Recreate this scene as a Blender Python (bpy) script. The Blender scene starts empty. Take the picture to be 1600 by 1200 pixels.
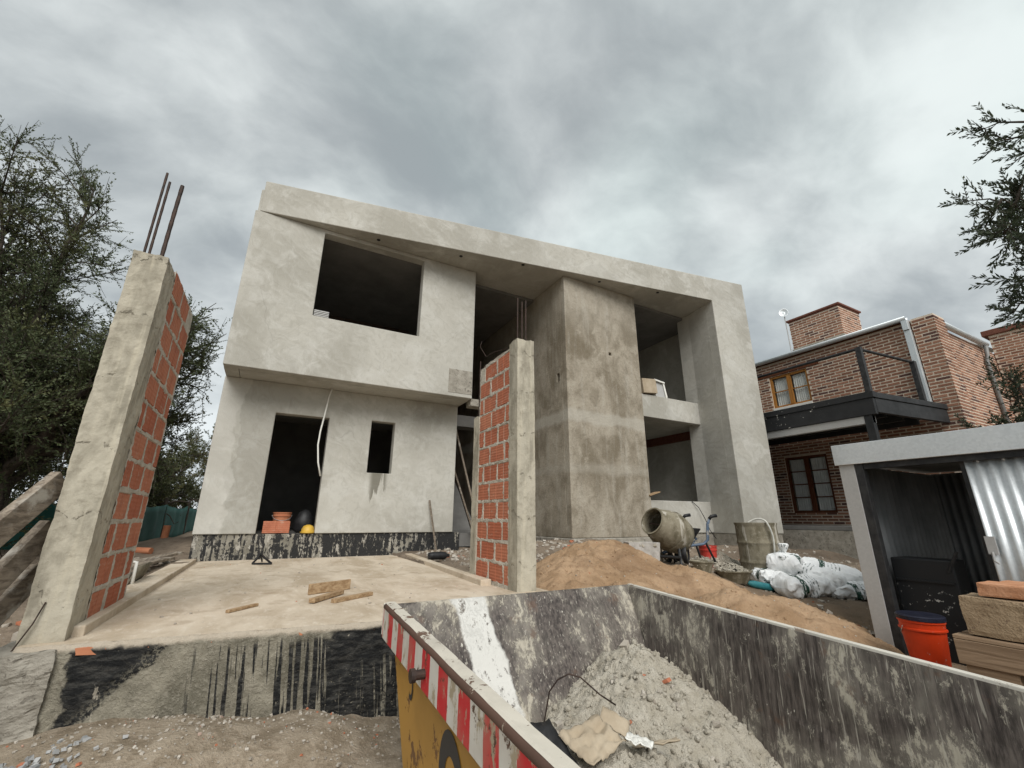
import bpy, bmesh, math, random
import numpy as np
from mathutils import Vector, Matrix, noise as mnoise

# ------------------------------------------------------------------ camera, world, sun
scene = bpy.context.scene
C = scene.collection
F_PX, PITCH, ROLL, AZ = 679.0, math.radians(17.218), math.radians(0.3096), math.radians(61.622)
CAM_H = 0.64
def camera_matrix():
    c, s = math.cos, math.sin
    M0 = np.array([[1, 0, 0], [0, 0, -1], [0, 1, 0.]])
    P = np.array([[1, 0, 0], [0, c(PITCH), s(PITCH)], [0, -s(PITCH), c(PITCH)]])
    R = np.array([[c(ROLL), -s(ROLL), 0], [s(ROLL), c(ROLL), 0], [0, 0, 1]])
    W = np.array([[s(AZ), c(AZ), 0], [-c(AZ), s(AZ), 0], [0, 0, 1.]])
    return W @ (R @ P @ M0).T
Rw = camera_matrix()
cam_d = bpy.data.cameras.new('camera')
cam_d.lens = F_PX / 1600 * 36
cam_d.sensor_width = 36
cam_d.clip_start = 0.05
cam_d.clip_end = 2000
cam = bpy.data.objects.new('camera', cam_d)
C.objects.link(cam)
m4 = Matrix.Identity(4)
for i in range(3):
    m4[i][0] = Rw[i, 0]; m4[i][1] = -Rw[i, 1]; m4[i][2] = -Rw[i, 2]
m4[2][3] = CAM_H
cam.matrix_world = m4
scene.camera = cam
scene.view_settings.view_transform = 'Standard'
scene.view_settings.look = 'None'
scene.view_settings.exposure = 1.06
scene.view_settings.gamma = 1.0

SUN_DIR = Vector((-0.25, -0.82, 0.78)).normalized()      # towards the sun
sun_d = bpy.data.lights.new('sun', 'SUN')
sun_d.energy = 1.5
sun_d.angle = math.radians(38)
sun_d.color = (1.0, 0.975, 0.94)
sun = bpy.data.objects.new('sun', sun_d)
C.objects.link(sun)
sun.rotation_euler = (-SUN_DIR).to_track_quat('-Z', 'Y').to_euler()
sun.location = (0, -5, 20)

world = bpy.data.worlds.new('World')
scene.world = world
world.use_nodes = True
wn = world.node_tree
wn.nodes.clear()

class NT:
    """small node helper"""
    def __init__(s, tree): s.t = tree; s.n = tree.nodes; s.l = tree.links
    def put(s, sock, v):
        if v is None: return
        if hasattr(v, 'is_output'): s.l.new(v, sock)
        elif isinstance(v, (tuple, list)) and hasattr(sock, 'default_value'):
            n = len(sock.default_value)
            v = tuple(v)
            sock.default_value = v if len(v) == n else (v + (1.0,))[:n]
        else: sock.default_value = v
    def node(s, typ, ins=None, **attr):
        n = s.n.new(typ)
        for k, v in attr.items(): setattr(n, k, v)
        for k, v in (ins or {}).items(): s.put(n.inputs[k], v)
        return n
    def noise(s, vec, scale, detail=4, rough=0.55, dist=0.0):
        return s.node('ShaderNodeTexNoise', {'Vector': vec, 'Scale': scale, 'Detail': detail, 'Roughness': rough, 'Distortion': dist}).outputs['Fac']
    def ncol(s, vec, scale, detail=4):
        return s.node('ShaderNodeTexNoise', {'Vector': vec, 'Scale': scale, 'Detail': detail}).outputs['Color']
    def vor(s, vec, scale, out='Distance', feature='F1'):
        return s.node('ShaderNodeTexVoronoi', {'Vector': vec, 'Scale': scale}, feature=feature).outputs[out]
    def math(s, op, a, b=None, clamp=False):
        n = s.node('ShaderNodeMath', {0: a}, operation=op, use_clamp=clamp)
        if b is not None: s.put(n.inputs[1], b)
        return n.outputs[0]
    def ramp(s, fac, lo, hi, a=0.0, b=1.0):
        return s.node('ShaderNodeMapRange', {'Value': fac, 'From Min': lo, 'From Max': hi, 'To Min': a, 'To Max': b}, clamp=True).outputs[0]
    def smooth(s, fac, lo, hi, a=0.0, b=1.0):
        return s.node('ShaderNodeMapRange', {'Value': fac, 'From Min': lo, 'From Max': hi, 'To Min': a, 'To Max': b}, clamp=True, interpolation_type='SMOOTHSTEP').outputs[0]
    def mix(s, f, a, b, blend='MIX'):
        n = s.node('ShaderNodeMix', data_type='RGBA', blend_type=blend)
        s.put(n.inputs[0], f); s.put(n.inputs[6], a); s.put(n.inputs[7], b)
        return n.outputs[2]
    def obj(s): return s.node('ShaderNodeTexCoord').outputs['Object']
    def sep(s, v):
        n = s.node('ShaderNodeSeparateXYZ', {0: v}); return n.outputs[0], n.outputs[1], n.outputs[2]
    def comb(s, x, y, z): return s.node('ShaderNodeCombineXYZ', {0: x, 1: y, 2: z}).outputs[0]
    def mapping(s, v, scale=(1, 1, 1), rot=(0, 0, 0), loc=(0, 0, 0)):
        return s.node('ShaderNodeMapping', {0: v, 'Location': loc, 'Rotation': rot, 'Scale': scale}).outputs[0]
    def bump(s, h, strength=0.3, dist=0.02, normal=None):
        return s.node('ShaderNodeBump', {'Height': h, 'Strength': strength, 'Distance': dist, 'Normal': normal}).outputs[0]
    def band(s, v, lo, hi, soft):
        return s.math('MULTIPLY', s.smooth(v, lo - soft, lo + soft), s.smooth(v, hi - soft, hi + soft, 1, 0))

# overcast sky: a layer of broken grey cloud over the physical sky
w = NT(wn)
gen = w.node('ShaderNodeTexCoord').outputs['Generated']
dx, dy, dz = w.sep(gen)
zc = w.math('ADD', w.math('MAXIMUM', dz, 0.0), 0.42)
pv = w.comb(w.math('DIVIDE', dx, zc), w.math('DIVIDE', dy, zc), 0.37)
warp = w.node('ShaderNodeVectorMath', {0: pv, 1: w.node('ShaderNodeVectorMath', {0: w.ncol(w.mapping(pv, (1, 1, 1), loc=(3, 5, 0)), 2.2, 4), 1: (0.22, 0.22, 0.0)}, operation='MULTIPLY').outputs[0]}, operation='ADD').outputs[0]
big = w.noise(w.mapping(warp, (0.85, 1.1, 1), rot=(0, 0, 1.0), loc=(2.9, 1.6, 0)), 1.9, 4, 0.5)
mid = w.noise(w.mapping(warp, (0.85, 1.15, 1), rot=(0, 0, 1.0), loc=(7.7, 2.4, 0)), 4.4, 7, 0.55)
cl = w.math('ADD', w.math('MULTIPLY', big, 0.60), w.math('MULTIPLY', mid, 0.40))
tone = w.smooth(cl, 0.34, 0.67)
cloud = w.mix(tone, (0.285, 0.312, 0.322), (0.69, 0.725, 0.715))
teal = w.smooth(w.noise(w.mapping(warp, (1, 1, 1), loc=(4.2, 8.1, 0)), 1.2, 2), 0.5, 0.7, 0.0, 0.35)
cloud = w.mix(teal, cloud, w.mix(1.0, cloud, (0.90, 1.03, 1.0), 'MULTIPLY'))
cloud = w.mix(w.smooth(dz, 0.0, 0.30, 0.55, 0.0), cloud, (0.58, 0.62, 0.66))
sky = w.node('ShaderNodeTexSky', sky_type='NISHITA', sun_disc=False,
             sun_elevation=math.asin(SUN_DIR.z), sun_rotation=math.atan2(SUN_DIR.x, SUN_DIR.y))
bg1 = w.node('ShaderNodeBackground', {'Color': cloud, 'Strength': 0.65})
bg2 = w.node('ShaderNodeBackground', {'Color': sky.outputs[0], 'Strength': 0.05})
mxs = w.node('ShaderNodeMixShader', {0: 0.10})
wn.links.new(bg1.outputs[0], mxs.inputs[1]); wn.links.new(bg2.outputs[0], mxs.inputs[2])
wo = w.node('ShaderNodeOutputWorld')
wn.links.new(mxs.outputs[0], wo.inputs[0])

# ------------------------------------------------------------------ helpers
rng = random.Random(7)
class MB:
    def __init__(s): s.v = []; s.f = []; s.mi = []
    def add(s, vs, fs, mi=0):
        o = len(s.v)
        s.v += [tuple(p) for p in vs]
        for f in fs:
            s.f.append(tuple(i + o for i in f)); s.mi.append(mi)
        return s
    def box(s, x0, x1, y0, y1, z0, z1, mi=0, fn=None):
        vs = [(x0, y0, z0), (x1, y0, z0), (x1, y1, z0), (x0, y1, z0), (x0, y0, z1), (x1, y0, z1), (x1, y1, z1), (x0, y1, z1)]
        if fn: vs = [fn(*p) for p in vs]
        return s.add(vs, [(0, 3, 2, 1), (4, 5, 6, 7), (0, 1, 5, 4), (1, 2, 6, 5), (2, 3, 7, 6), (3, 0, 4, 7)], mi)
    def prism(s, poly, z0, z1, mi=0):
        n = len(poly)
        a = sum(poly[i][0] * poly[(i + 1) % n][1] - poly[(i + 1) % n][0] * poly[i][1] for i in range(n))
        if a < 0: poly = poly[::-1]
        vs = [(p[0], p[1], z0) for p in poly] + [(p[0], p[1], z1) for p in poly]
        fs = [tuple(range(n - 1, -1, -1)), tuple(range(n, 2 * n))] + [(i, (i + 1) % n, n + (i + 1) % n, n + i) for i in range(n)]
        return s.add(vs, fs, mi)
    def tube(s, pts, r, n=8, mi=0, caps=True):
        pts = [Vector(p) for p in pts]
        rr = r if isinstance(r, (list, tuple)) else [r] * len(pts)
        vs, fs = [], []
        up = None
        for i, p in enumerate(pts):
            d = (pts[min(i + 1, len(pts) - 1)] - pts[max(i - 1, 0)]).normalized()
            if up is None:
                up = d.orthogonal().normalized()
            up = (up - d * up.dot(d))
            up = up.normalized() if up.length > 1e-6 else d.orthogonal().normalized()
            sd = d.cross(up)
            for k in range(n):
                a = 2 * math.pi * k / n
                vs.append(p + (up * math.cos(a) + sd * math.sin(a)) * rr[i])
        for i in range(len(pts) - 1):
            for k in range(n):
                a, b = i * n + k, i * n + (k + 1) % n
                fs.append((a, b, b + n, a + n))
        if caps:
            fs.append(tuple(range(n - 1, -1, -1))); fs.append(tuple(range((len(pts) - 1) * n, len(pts) * n)))
        return s.add(vs, fs, mi)
    def beam(s, a, b, wd, ht, mi=0, up=(0, 0, 1)):
        a, b = Vector(a), Vector(b)
        d = (b - a).normalized(); u = Vector(up)
        sd = d.cross(u)
        if sd.length < 1e-4: sd = d.cross(Vector((1, 0, 0)))
        sd.normalize(); u = sd.cross(d).normalized()
        vs = []
        for p in (a, b):
            for i, j in ((-1, -1), (1, -1), (1, 1), (-1, 1)):
                vs.append(p + sd * (i * wd / 2) + u * (j * ht / 2))
        return s.add(vs, [(0, 1, 2, 3), (7, 6, 5, 4), (0, 4, 5, 1), (1, 5, 6, 2), (2, 6, 7, 3), (3, 7, 4, 0)], mi)
    def lathe(s, prof, n=24, mi=0, caps=(True, True), fn=None):
        vs, fs = [], []
        for r, z in prof:
            for k in range(n):
                a = 2 * math.pi * k / n
                vs.append((r * math.cos(a), r * math.sin(a), z))
        if fn: vs = [fn(*p) for p in vs]
        for i in range(len(prof) - 1):
            for k in range(n):
                a, b = i * n + k, i * n + (k + 1) % n
                fs.append((a, b, b + n, a + n))
        if caps[0]: fs.append(tuple(range(n - 1, -1, -1)))
        if caps[1]: fs.append(tuple(range((len(prof) - 1) * n, len(prof) * n)))
        return s.add(vs, fs, mi)

def world_loc(o):
    p = Vector((0, 0, 0))
    while o is not None:
        p += o.location; o = o.parent
    return p
def obj(name, mb, mats, parent=None, local=False, smooth=False, bevel=0.0, seg=2, recalc=False):
    """one mesh object; vertices are given in world space unless local"""
    off = Vector((0, 0, 0)) if (parent is None or local) else world_loc(parent)
    me = bpy.data.meshes.new(name)
    me.from_pydata([(p[0] - off.x, p[1] - off.y, p[2] - off.z) for p in mb.v], [], mb.f)
    if not isinstance(mats, (list, tuple)): mats = [mats]
    for m in mats: me.materials.append(m)
    if len(mats) > 1: me.polygons.foreach_set('material_index', mb.mi)
    if recalc:
        b = bmesh.new(); b.from_mesh(me); bmesh.ops.recalc_face_normals(b, faces=b.faces); b.to_mesh(me); b.free()
    if smooth: me.polygons.foreach_set('use_smooth', [True] * len(me.polygons))
    me.update()
    o = bpy.data.objects.new(name, me)
    C.objects.link(o)
    if parent is not None: o.parent = parent
    if bevel:
        md = o.modifiers.new('bevel', 'BEVEL'); md.width = bevel; md.segments = seg; md.limit_method = 'ANGLE'; md.angle_limit = math.radians(35)
    return o
def tag(o, label=None, cat=None, group=None, kind=None):
    if label: o['label'] = label
    if cat: o['category'] = cat
    if group: o['group'] = group
    if kind: o['kind'] = kind
    return o
def thing(name, label, cat, loc=(0, 0, 0), rz=0.0, group=None):
    o = bpy.data.objects.new(name, None); C.objects.link(o)
    o.empty_display_size = 0.1
    o.location = loc; o.rotation_euler = (0, 0, rz)
    return tag(o, label, cat, group)
def copy_obj(src, parent, loc=None, scale=None, rot=None, name=None):
    o = src.copy(); C.objects.link(o); o.parent = parent
    if loc is not None: o.location = loc
    if scale is not None: o.scale = scale
    if rot is not None: o.rotation_euler = rot
    return o
def smooth_angle(o, deg=40):
    me = o.data
    me.polygons.foreach_set('use_smooth', [True] * len(me.polygons))
    b = bmesh.new(); b.from_mesh(me)
    for e in b.edges:
        if len(e.link_faces) == 2 and e.calc_face_angle(0) > math.radians(deg): e.smooth = False
    b.to_mesh(me); b.free()
def fbm(x, y, z=0.0, oct=4, sc=1.0):
    return mnoise.fractal(Vector((x * sc, y * sc, z * sc)), 0.9, 2.1, oct, noise_basis='PERLIN_ORIGINAL')

def wall_grid(axis, plane, thick, u0, u1, z0, z1, holes=()):
    """a wall slab with rectangular openings, one welded mesh. axis 'y': spans x, at y=plane..plane+thick ; axis 'x': spans y"""
    us = sorted({u0, u1, *[h[0] for h in holes], *[h[1] for h in holes]})
    zs = sorted({z0, z1, *[h[2] for h in holes], *[h[3] for h in holes]})
    us = [u for u in us if u0 <= u <= u1]; zs = [z for z in zs if z0 <= z <= z1]
    nu, nz = len(us) - 1, len(zs) - 1
    def solid(i, j):
        if i < 0 or j < 0 or i >= nu or j >= nz: return False
        cu, cz = (us[i] + us[i + 1]) / 2, (zs[j] + zs[j + 1]) / 2
        return not any(h[0] < cu < h[1] and h[2] < cz < h[3] for h in holes)
    mb = MB(); idx = {}
    def vid(i, j, k):
        if (i, j, k) not in idx:
            d = plane + (thick if k else 0)
            idx[(i, j, k)] = len(mb.v)
            mb.v.append((us[i], d, zs[j]) if axis == 'y' else (d, us[i], zs[j]))
        return idx[(i, j, k)]
    def face(*c):
        f = tuple(vid(*q) for q in c); mb.f.append(f); mb.mi.append(0)
    for i in range(nu):
        for j in range(nz):
            if not solid(i, j): continue
            face((i, j, 0), (i + 1, j, 0), (i + 1, j + 1, 0), (i, j + 1, 0))
            face((i, j + 1, 1), (i + 1, j + 1, 1), (i + 1, j, 1), (i, j, 1))
            if not solid(i - 1, j): face((i, j, 0), (i, j + 1, 0), (i, j + 1, 1), (i, j, 1))
            if not solid(i + 1, j): face((i + 1, j, 1), (i + 1, j + 1, 1), (i + 1, j + 1, 0), (i + 1, j, 0))
            if not solid(i, j - 1): face((i, j, 1), (i + 1, j, 1), (i + 1, j, 0), (i, j, 0))
            if not solid(i, j + 1): face((i, j + 1, 0), (i + 1, j + 1, 0), (i + 1, j + 1, 1), (i, j + 1, 1))
    return mb

# ------------------------------------------------------------------ materials
MATS = {}
def new_mat(name):
    m = bpy.data.materials.new(name); m.use_nodes = True
    t = NT(m.node_tree); t.n.clear()
    b = t.node('ShaderNodeBsdfPrincipled'); o = t.node('ShaderNodeOutputMaterial')
    t.l.new(b.outputs[0], o.inputs[0])
    t.b = b; t.out = o
    MATS[name] = m
    return m, t
def fin(t, col, rough=0.85, bump=None, metal=0.0, spec=0.3):
    t.put(t.b.inputs['Base Color'], col); t.put(t.b.inputs['Roughness'], rough)
    t.put(t.b.inputs['Metallic'], metal); t.put(t.b.inputs['Specular IOR Level'], spec)
    if bump is not None: t.put(t.b.inputs['Normal'], bump)
def simple(name, c1, c2, scale=8, rough=0.8, bs=0.25, bd=0.01, metal=0.0, spec=0.3, speck=None, rnd=0.0):
    m, t = new_mat(name); p = t.obj()
    n = t.noise(p, scale, 6, 0.6)
    col = t.mix(t.ramp(n, 0.32, 0.68), c1, c2)
    if speck:
        k = t.smooth(t.noise(t.mapping(p, loc=(4, 9, 2)), scale * speck[1], 5, 0.65), speck[2], speck[2] + 0.06)
        col = t.mix(k, col, speck[0])
    if rnd:
        r = t.node('ShaderNodeObjectInfo').outputs['Random']
        col = t.mix(t.ramp(r, 0, 1, 0, rnd), col, c2)
    fine = t.noise(p, scale * 9, 4, 0.6)
    hgt = t.math('ADD', n, t.math('MULTIPLY', fine, 0.5))
    fin(t, col, rough, t.bump(hgt, bs, bd), metal, spec)
    return m

def plaster_mat(name, tint=1.0, drip=False):
    m, t = new_mat(name); p = t.obj(); x, y, z = t.sep(p)
    wp = t.node('ShaderNodeVectorMath', {0: p, 1: t.node('ShaderNodeVectorMath', {0: t.ncol(p, 1.1, 3), 1: (0.5, 0.5, 0.5)}, operation='MULTIPLY').outputs[0]}, operation='ADD').outputs[0]
    a = t.noise(wp, 0.75, 4, 0.5)
    b_ = t.noise(wp, 2.6, 7, 0.62, 0.4)
    c_ = t.noise(t.mapping(p, (1, 1, 0.45)), 9, 6, 0.7)
    k = tint
    col = t.mix(t.smooth(a, 0.36, 0.64), (0.36 * k, 0.345 * k, 0.30 * k), (0.47 * k, 0.455 * k, 0.405 * k))
    col = t.mix(t.math('MULTIPLY', t.smooth(b_, 0.46, 0.66), 0.7), col, (0.53 * k, 0.52 * k, 0.475 * k))
    col = t.mix(t.math('MULTIPLY', t.smooth(c_, 0.54, 0.74), 0.35), col, (0.29 * k, 0.275 * k, 0.235 * k))
    # day joints of the rendering: wandering pale and damp borders
    edge = t.math('ABSOLUTE', t.math('SUBTRACT', a, 0.5))
    col = t.mix(t.smooth(edge, 0.0, 0.02, 0.10, 0.0), col, (0.60 * k, 0.59 * k, 0.55 * k))
    sw = t.noise(t.mapping(wp, (1, 1, 1), loc=(3, 1, 7)), 5.5, 5, 0.6, 1.6)
    col = t.mix(t.math('MULTIPLY', t.smooth(sw, 0.5, 0.66), 0.35), col, (0.33 * k, 0.315 * k, 0.27 * k))
    wv = t.node('ShaderNodeTexWave', {'Vector': t.mapping(wp, (1, 1, 1), rot=(0.4, 0.9, 0.3)), 'Scale': 2.2, 'Distortion': 9.0, 'Detail': 4.0, 'Detail Scale': 1.6}).outputs['Fac']
    swm = t.smooth(t.noise(p, 1.3, 3), 0.46, 0.6)
    col = t.mix(t.math('MULTIPLY', t.math('MULTIPLY', t.smooth(wv, 0.55, 0.95), swm), 0.12), col, (0.58 * k, 0.57 * k, 0.53 * k))
    cell = t.sep(t.node('ShaderNodeTexVoronoi', {'Vector': wp, 'Scale': 0.55}).outputs['Color'])[0]
    col = t.mix(t.smooth(cell, 0.3, 0.9, 0.0, 0.22), col, (0.33 * k, 0.32 * k, 0.285 * k))
    scr = t.noise(t.mapping(p, (26, 26, 2.5), rot=(0.2, 0.5, 0)), 3, 4, 0.6)
    col = t.mix(t.math('MULTIPLY', t.smooth(scr, 0.60, 0.68), 0.22), col, (0.62 * k, 0.61 * k, 0.58 * k))
    spk = t.noise(p, 150, 3, 0.7)
    col = t.mix(t.math('MULTIPLY', t.smooth(spk, 0.52, 0.68), 0.25), col, (0.27 * k, 0.26 * k, 0.225 * k))
    cr = t.node('ShaderNodeTexVoronoi', {'Vector': wp, 'Scale': 0.8}, feature='DISTANCE_TO_EDGE').outputs['Distance']
    crm = t.math('MULTIPLY', t.smooth(cr, 0.0, 0.005), t.smooth(t.noise(p, 0.9, 2), 0.45, 0.5, 1.0, 0.0))
    col = t.mix(t.math('MULTIPLY', t.math('SUBTRACT', 1.0, t.smooth(cr, 0.0, 0.004)), t.smooth(t.noise(p, 0.9, 2), 0.5, 0.56, 0.0, 0.22)), col, (0.15, 0.14, 0.12))
    pit = t.smooth(t.vor(p, 26), 0.03, 0.07, 1, 0)
    pit = t.math('MULTIPLY', pit, t.smooth(t.noise(p, 5), 0.56, 0.62))
    col = t.mix(t.math('MULTIPLY', pit, 0.6), col, (0.12, 0.11, 0.1))
    if drip:   # wash-out streaks running down from the small window and the door head damp patch
        x = t.math('ADD', x, 4.5 - 0.755)      # house origin -> drip zone under the small window
        z = t.math('SUBTRACT', z, 0.385)
        xx = t.math('ADD', x, t.math('MULTIPLY', t.noise(p, 3.5, 3), 0.10))
        st = t.noise(t.comb(t.math('MULTIPLY', xx, 13.0), 0.3, t.math('MULTIPLY', z, 0.55)), 1.0, 3, 0.5)
        zone = t.math('MULTIPLY', t.band(x, 0.84, 1.12, 0.05), t.math('MULTIPLY', t.smooth(z, 0.40, 0.55), t.smooth(z, 1.045, 1.06, 1, 0)))
        dep = t.smooth(z, 1.05, 0.42, 0.36, 0.66)
        dk = t.math('MULTIPLY', t.smooth(t.math('SUBTRACT', st, dep), 0.0, 0.03), zone)
        col = t.mix(t.math('MULTIPLY', dk, 0.85), col, (0.15, 0.14, 0.11))
        x = t.math('ADD', x, 0.755)
        wet = t.math('MULTIPLY', t.smooth(t.math('ADD', x, t.math('MULTIPLY', t.noise(p, 2.2, 4), 0.7)), -0.30, -0.26), t.smooth(t.math('ADD', x, t.math('MULTIPLY', t.noise(p, 1.5, 4), 0.6)), 0.25, 0.60, 1, 0))
        col = t.mix(t.math('MULTIPLY', wet, 0.28), col, (0.22, 0.21, 0.18))
        pale = t.smooth(t.math('ADD', x, t.math('MULTIPLY', t.noise(p, 2.4, 5), 0.5)), -0.34, -0.38)
        col = t.mix(t.math('MULTIPLY', pale, 0.35), col, (0.57, 0.555, 0.51))
    fine = t.noise(p, 95, 4, 0.7)
    hgt = t.math('ADD', t.math('MULTIPLY', b_, 1.0), t.math('ADD', t.math('MULTIPLY', fine, 0.4), t.math('MULTIPLY', wv, 0.25)))
    hgt = t.math('SUBTRACT', hgt, pit)
    fin(t, col, 0.88, t.bump(hgt, 0.5, 0.011), spec=0.2)
    return m
PLASTER = plaster_mat('plaster', 0.97)
PLASTER_LOW = plaster_mat('plaster_lower', 0.97, True)

def rough_mat():
    m, t = new_mat('rough_render'); p = t.obj(); x, y, z = t.sep(p)
    a = t.noise(t.mapping(p, (1, 1, 0.7)), 1.1, 5, 0.6, 0.4)
    st = t.noise(t.mapping(p, (5, 5, 0.5)), 1.5, 5, 0.6)
    g = t.noise(p, 22, 6, 0.75)
    g2 = t.noise(p, 55, 4, 0.7)
    col = t.mix(t.smooth(a, 0.36, 0.62), (0.195, 0.165, 0.120), (0.36, 0.32, 0.255))
    col = t.mix(t.math('MULTIPLY', t.smooth(st, 0.5, 0.68), 0.4), col, (0.42, 0.395, 0.34))
    m2 = t.noise(t.mapping(p, (1, 1, 0.75), loc=(2, 3, 1)), 3.6, 6, 0.65, 0.5)
    col = t.mix(t.math('MULTIPLY', t.smooth(m2, 0.48, 0.66), 0.55), col, (0.155, 0.128, 0.088))
    col = t.mix(t.math('MULTIPLY', t.smooth(m2, 0.46, 0.34), 0.45), col, (0.45, 0.41, 0.335))
    col = t.mix(t.math('MULTIPLY', t.smooth(g, 0.46, 0.66), 0.35), col, (0.14, 0.118, 0.085))
    col = t.mix(t.math('MULTIPLY', t.smooth(g2, 0.52, 0.70), 0.3), col, (0.46, 0.42, 0.35))
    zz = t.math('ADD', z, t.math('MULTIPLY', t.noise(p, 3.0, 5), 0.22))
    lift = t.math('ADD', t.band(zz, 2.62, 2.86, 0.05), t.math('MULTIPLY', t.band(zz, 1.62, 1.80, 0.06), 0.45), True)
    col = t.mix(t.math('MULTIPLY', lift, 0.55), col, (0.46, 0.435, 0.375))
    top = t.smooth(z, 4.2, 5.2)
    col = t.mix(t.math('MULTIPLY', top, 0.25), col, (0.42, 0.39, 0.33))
    low = t.smooth(t.math('ADD', z, t.math('MULTIPLY', t.noise(p, 2.0, 4), 0.6)), 1.0, 0.7)
    hgt = t.math('ADD', t.math('MULTIPLY', a, 0.8), t.math('ADD', t.math('MULTIPLY', g, 0.9), t.math('MULTIPLY', g2, 0.6)))
    fin(t, col, 0.95, t.bump(hgt, 0.7, 0.018), spec=0.15)
    return m
ROUGH = rough_mat()

def column_mat():
    m, t = new_mat('cast_concrete'); p = t.obj(); x, y, z = t.sep(p)
    a = t.noise(t.mapping(p, (2, 2, 1)), 3.2, 6, 0.6, 0.3)
    b_ = t.noise(p, 16, 6, 0.7)
    st = t.noise(t.mapping(p, (14, 14, 0.9)), 2.0, 4, 0.55)
    col = t.mix(t.smooth(a, 0.38, 0.62), (0.285, 0.26, 0.205), (0.44, 0.405, 0.325))
    col = t.mix(t.math('MULTIPLY', t.smooth(st, 0.5, 0.7), 0.5), col, (0.52, 0.475, 0.37))
    col = t.mix(t.math('MULTIPLY', t.smooth(b_, 0.52, 0.72), 0.55), col, (0.22, 0.195, 0.15))
    zl = t.math('FRACT', t.math('ADD', t.math('MULTIPLY', z, 2.4), t.math('MULTIPLY', a, 0.9)))
    ln = t.smooth(zl, 0.0, 0.05, 1, 0)
    gap = t.math('MULTIPLY', ln, t.smooth(b_, 0.48, 0.56))
    col = t.mix(t.math('MULTIPLY', gap, 0.55), col, (0.12, 0.105, 0.08))
    fine = t.noise(p, 70, 4, 0.7)
    hgt = t.math('ADD', t.math('ADD', t.math('MULTIPLY', a, 1.5), t.math('MULTIPLY', b_, 0.8)), t.math('SUBTRACT', t.math('MULTIPLY', fine, 0.3), gap))
    fin(t, col, 0.93, t.bump(hgt, 0.6, 0.012), spec=0.2)
    return m
COLUMN = column_mat()

def slab_mat():
    m, t = new_mat('slab_top'); p = t.obj()
    a = t.noise(t.mapping(p, (1.6, 0.6, 1), rot=(0, 0, 0.25)), 1.6, 7, 0.62, 0.5)
    b_ = t.noise(t.mapping(p, (2.2, 0.9, 1), rot=(0, 0, 0.25)), 7, 6, 0.7)
    col = t.mix(t.smooth(a, 0.34, 0.64), (0.43, 0.35, 0.255), (0.60, 0.515, 0.405))
    col = t.mix(t.math('MULTIPLY', t.smooth(b_, 0.5, 0.7), 0.6), col, (0.68, 0.61, 0.51))
    col = t.mix(t.math('MULTIPLY', t.smooth(t.noise(p, 3.3, 5), 0.56, 0.68), 0.5), col, (0.34, 0.265, 0.185))
    sp = t.smooth(t.noise(p, 60, 3), 0.66, 0.72)
    col = t.mix(sp, col, (0.62, 0.58, 0.5))
    g = t.noise(p, 40, 5, 0.7)
    fin(t, col, 0.93, t.bump(t.math('ADD', b_, g), 0.5, 0.012), spec=0.15)
    return m
SLAB = slab_mat()

def tar_mat(name, amount, blobs, pale, patch=4.2):
    """bitumen brushed over rough concrete, with runs and mortar drips"""
    m, t = new_mat(name); p = t.obj(); x, y, z = t.sep(p)
    g = t.noise(p, 14, 6, 0.7); g2 = t.noise(p, 42, 4, 0.7)
    base = t.mix(t.smooth(t.noise(p, 3.5, 6), 0.35, 0.65), (0.20, 0.185, 0.15), (0.36, 0.335, 0.28))
    run = t.noise(t.comb(t.math('ADD', t.math('MULTIPLY', x, 17.0), t.math('MULTIPLY', g, 0.5)), t.math('MULTIPLY', y, 3), t.math('MULTIPLY', z, 1.1)), 1.0, 3, 0.55)
    area = t.noise(t.mapping(p, (1.0, 0.3, 0.8), loc=(blobs, 0, 0)), 1.25, 3, 0.5, 0.3)
    tar = t.math('ADD', t.math('MULTIPLY', t.math('SUBTRACT', run, 0.5), 1.25), t.math('MULTIPLY', t.math('SUBTRACT', area, 0.5), patch))
    tar = t.math('ADD', tar, t.math('MULTIPLY', t.math('SUBTRACT', g, 0.5), 1.2))
    tm = t.smooth(tar, amount, amount + 0.07)
    col = t.mix(tm, base, (0.022, 0.022, 0.022))
    dr = t.noise(t.comb(t.math('MULTIPLY', x, 9.0), t.math('MULTIPLY', y, 2), t.math('MULTIPLY', z, 2.2)), 1.5, 6, 0.75)
    dm = t.math('MULTIPLY', t.smooth(dr, pale, pale + 0.05), t.smooth(g, 0.42, 0.5))
    col = t.mix(t.math('MULTIPLY', dm, 0.85), col, (0.46, 0.43, 0.37))
    hgt = t.math('ADD', t.math('MULTIPLY', g, 1.0), t.math('ADD', t.math('MULTIPLY', g2, 0.6), dm))
    fin(t, col, t.mix(tm, (0.92,) * 3, (0.62,) * 3), t.bump(hgt, 0.75, 0.02), spec=0.25)
    return m
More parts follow.
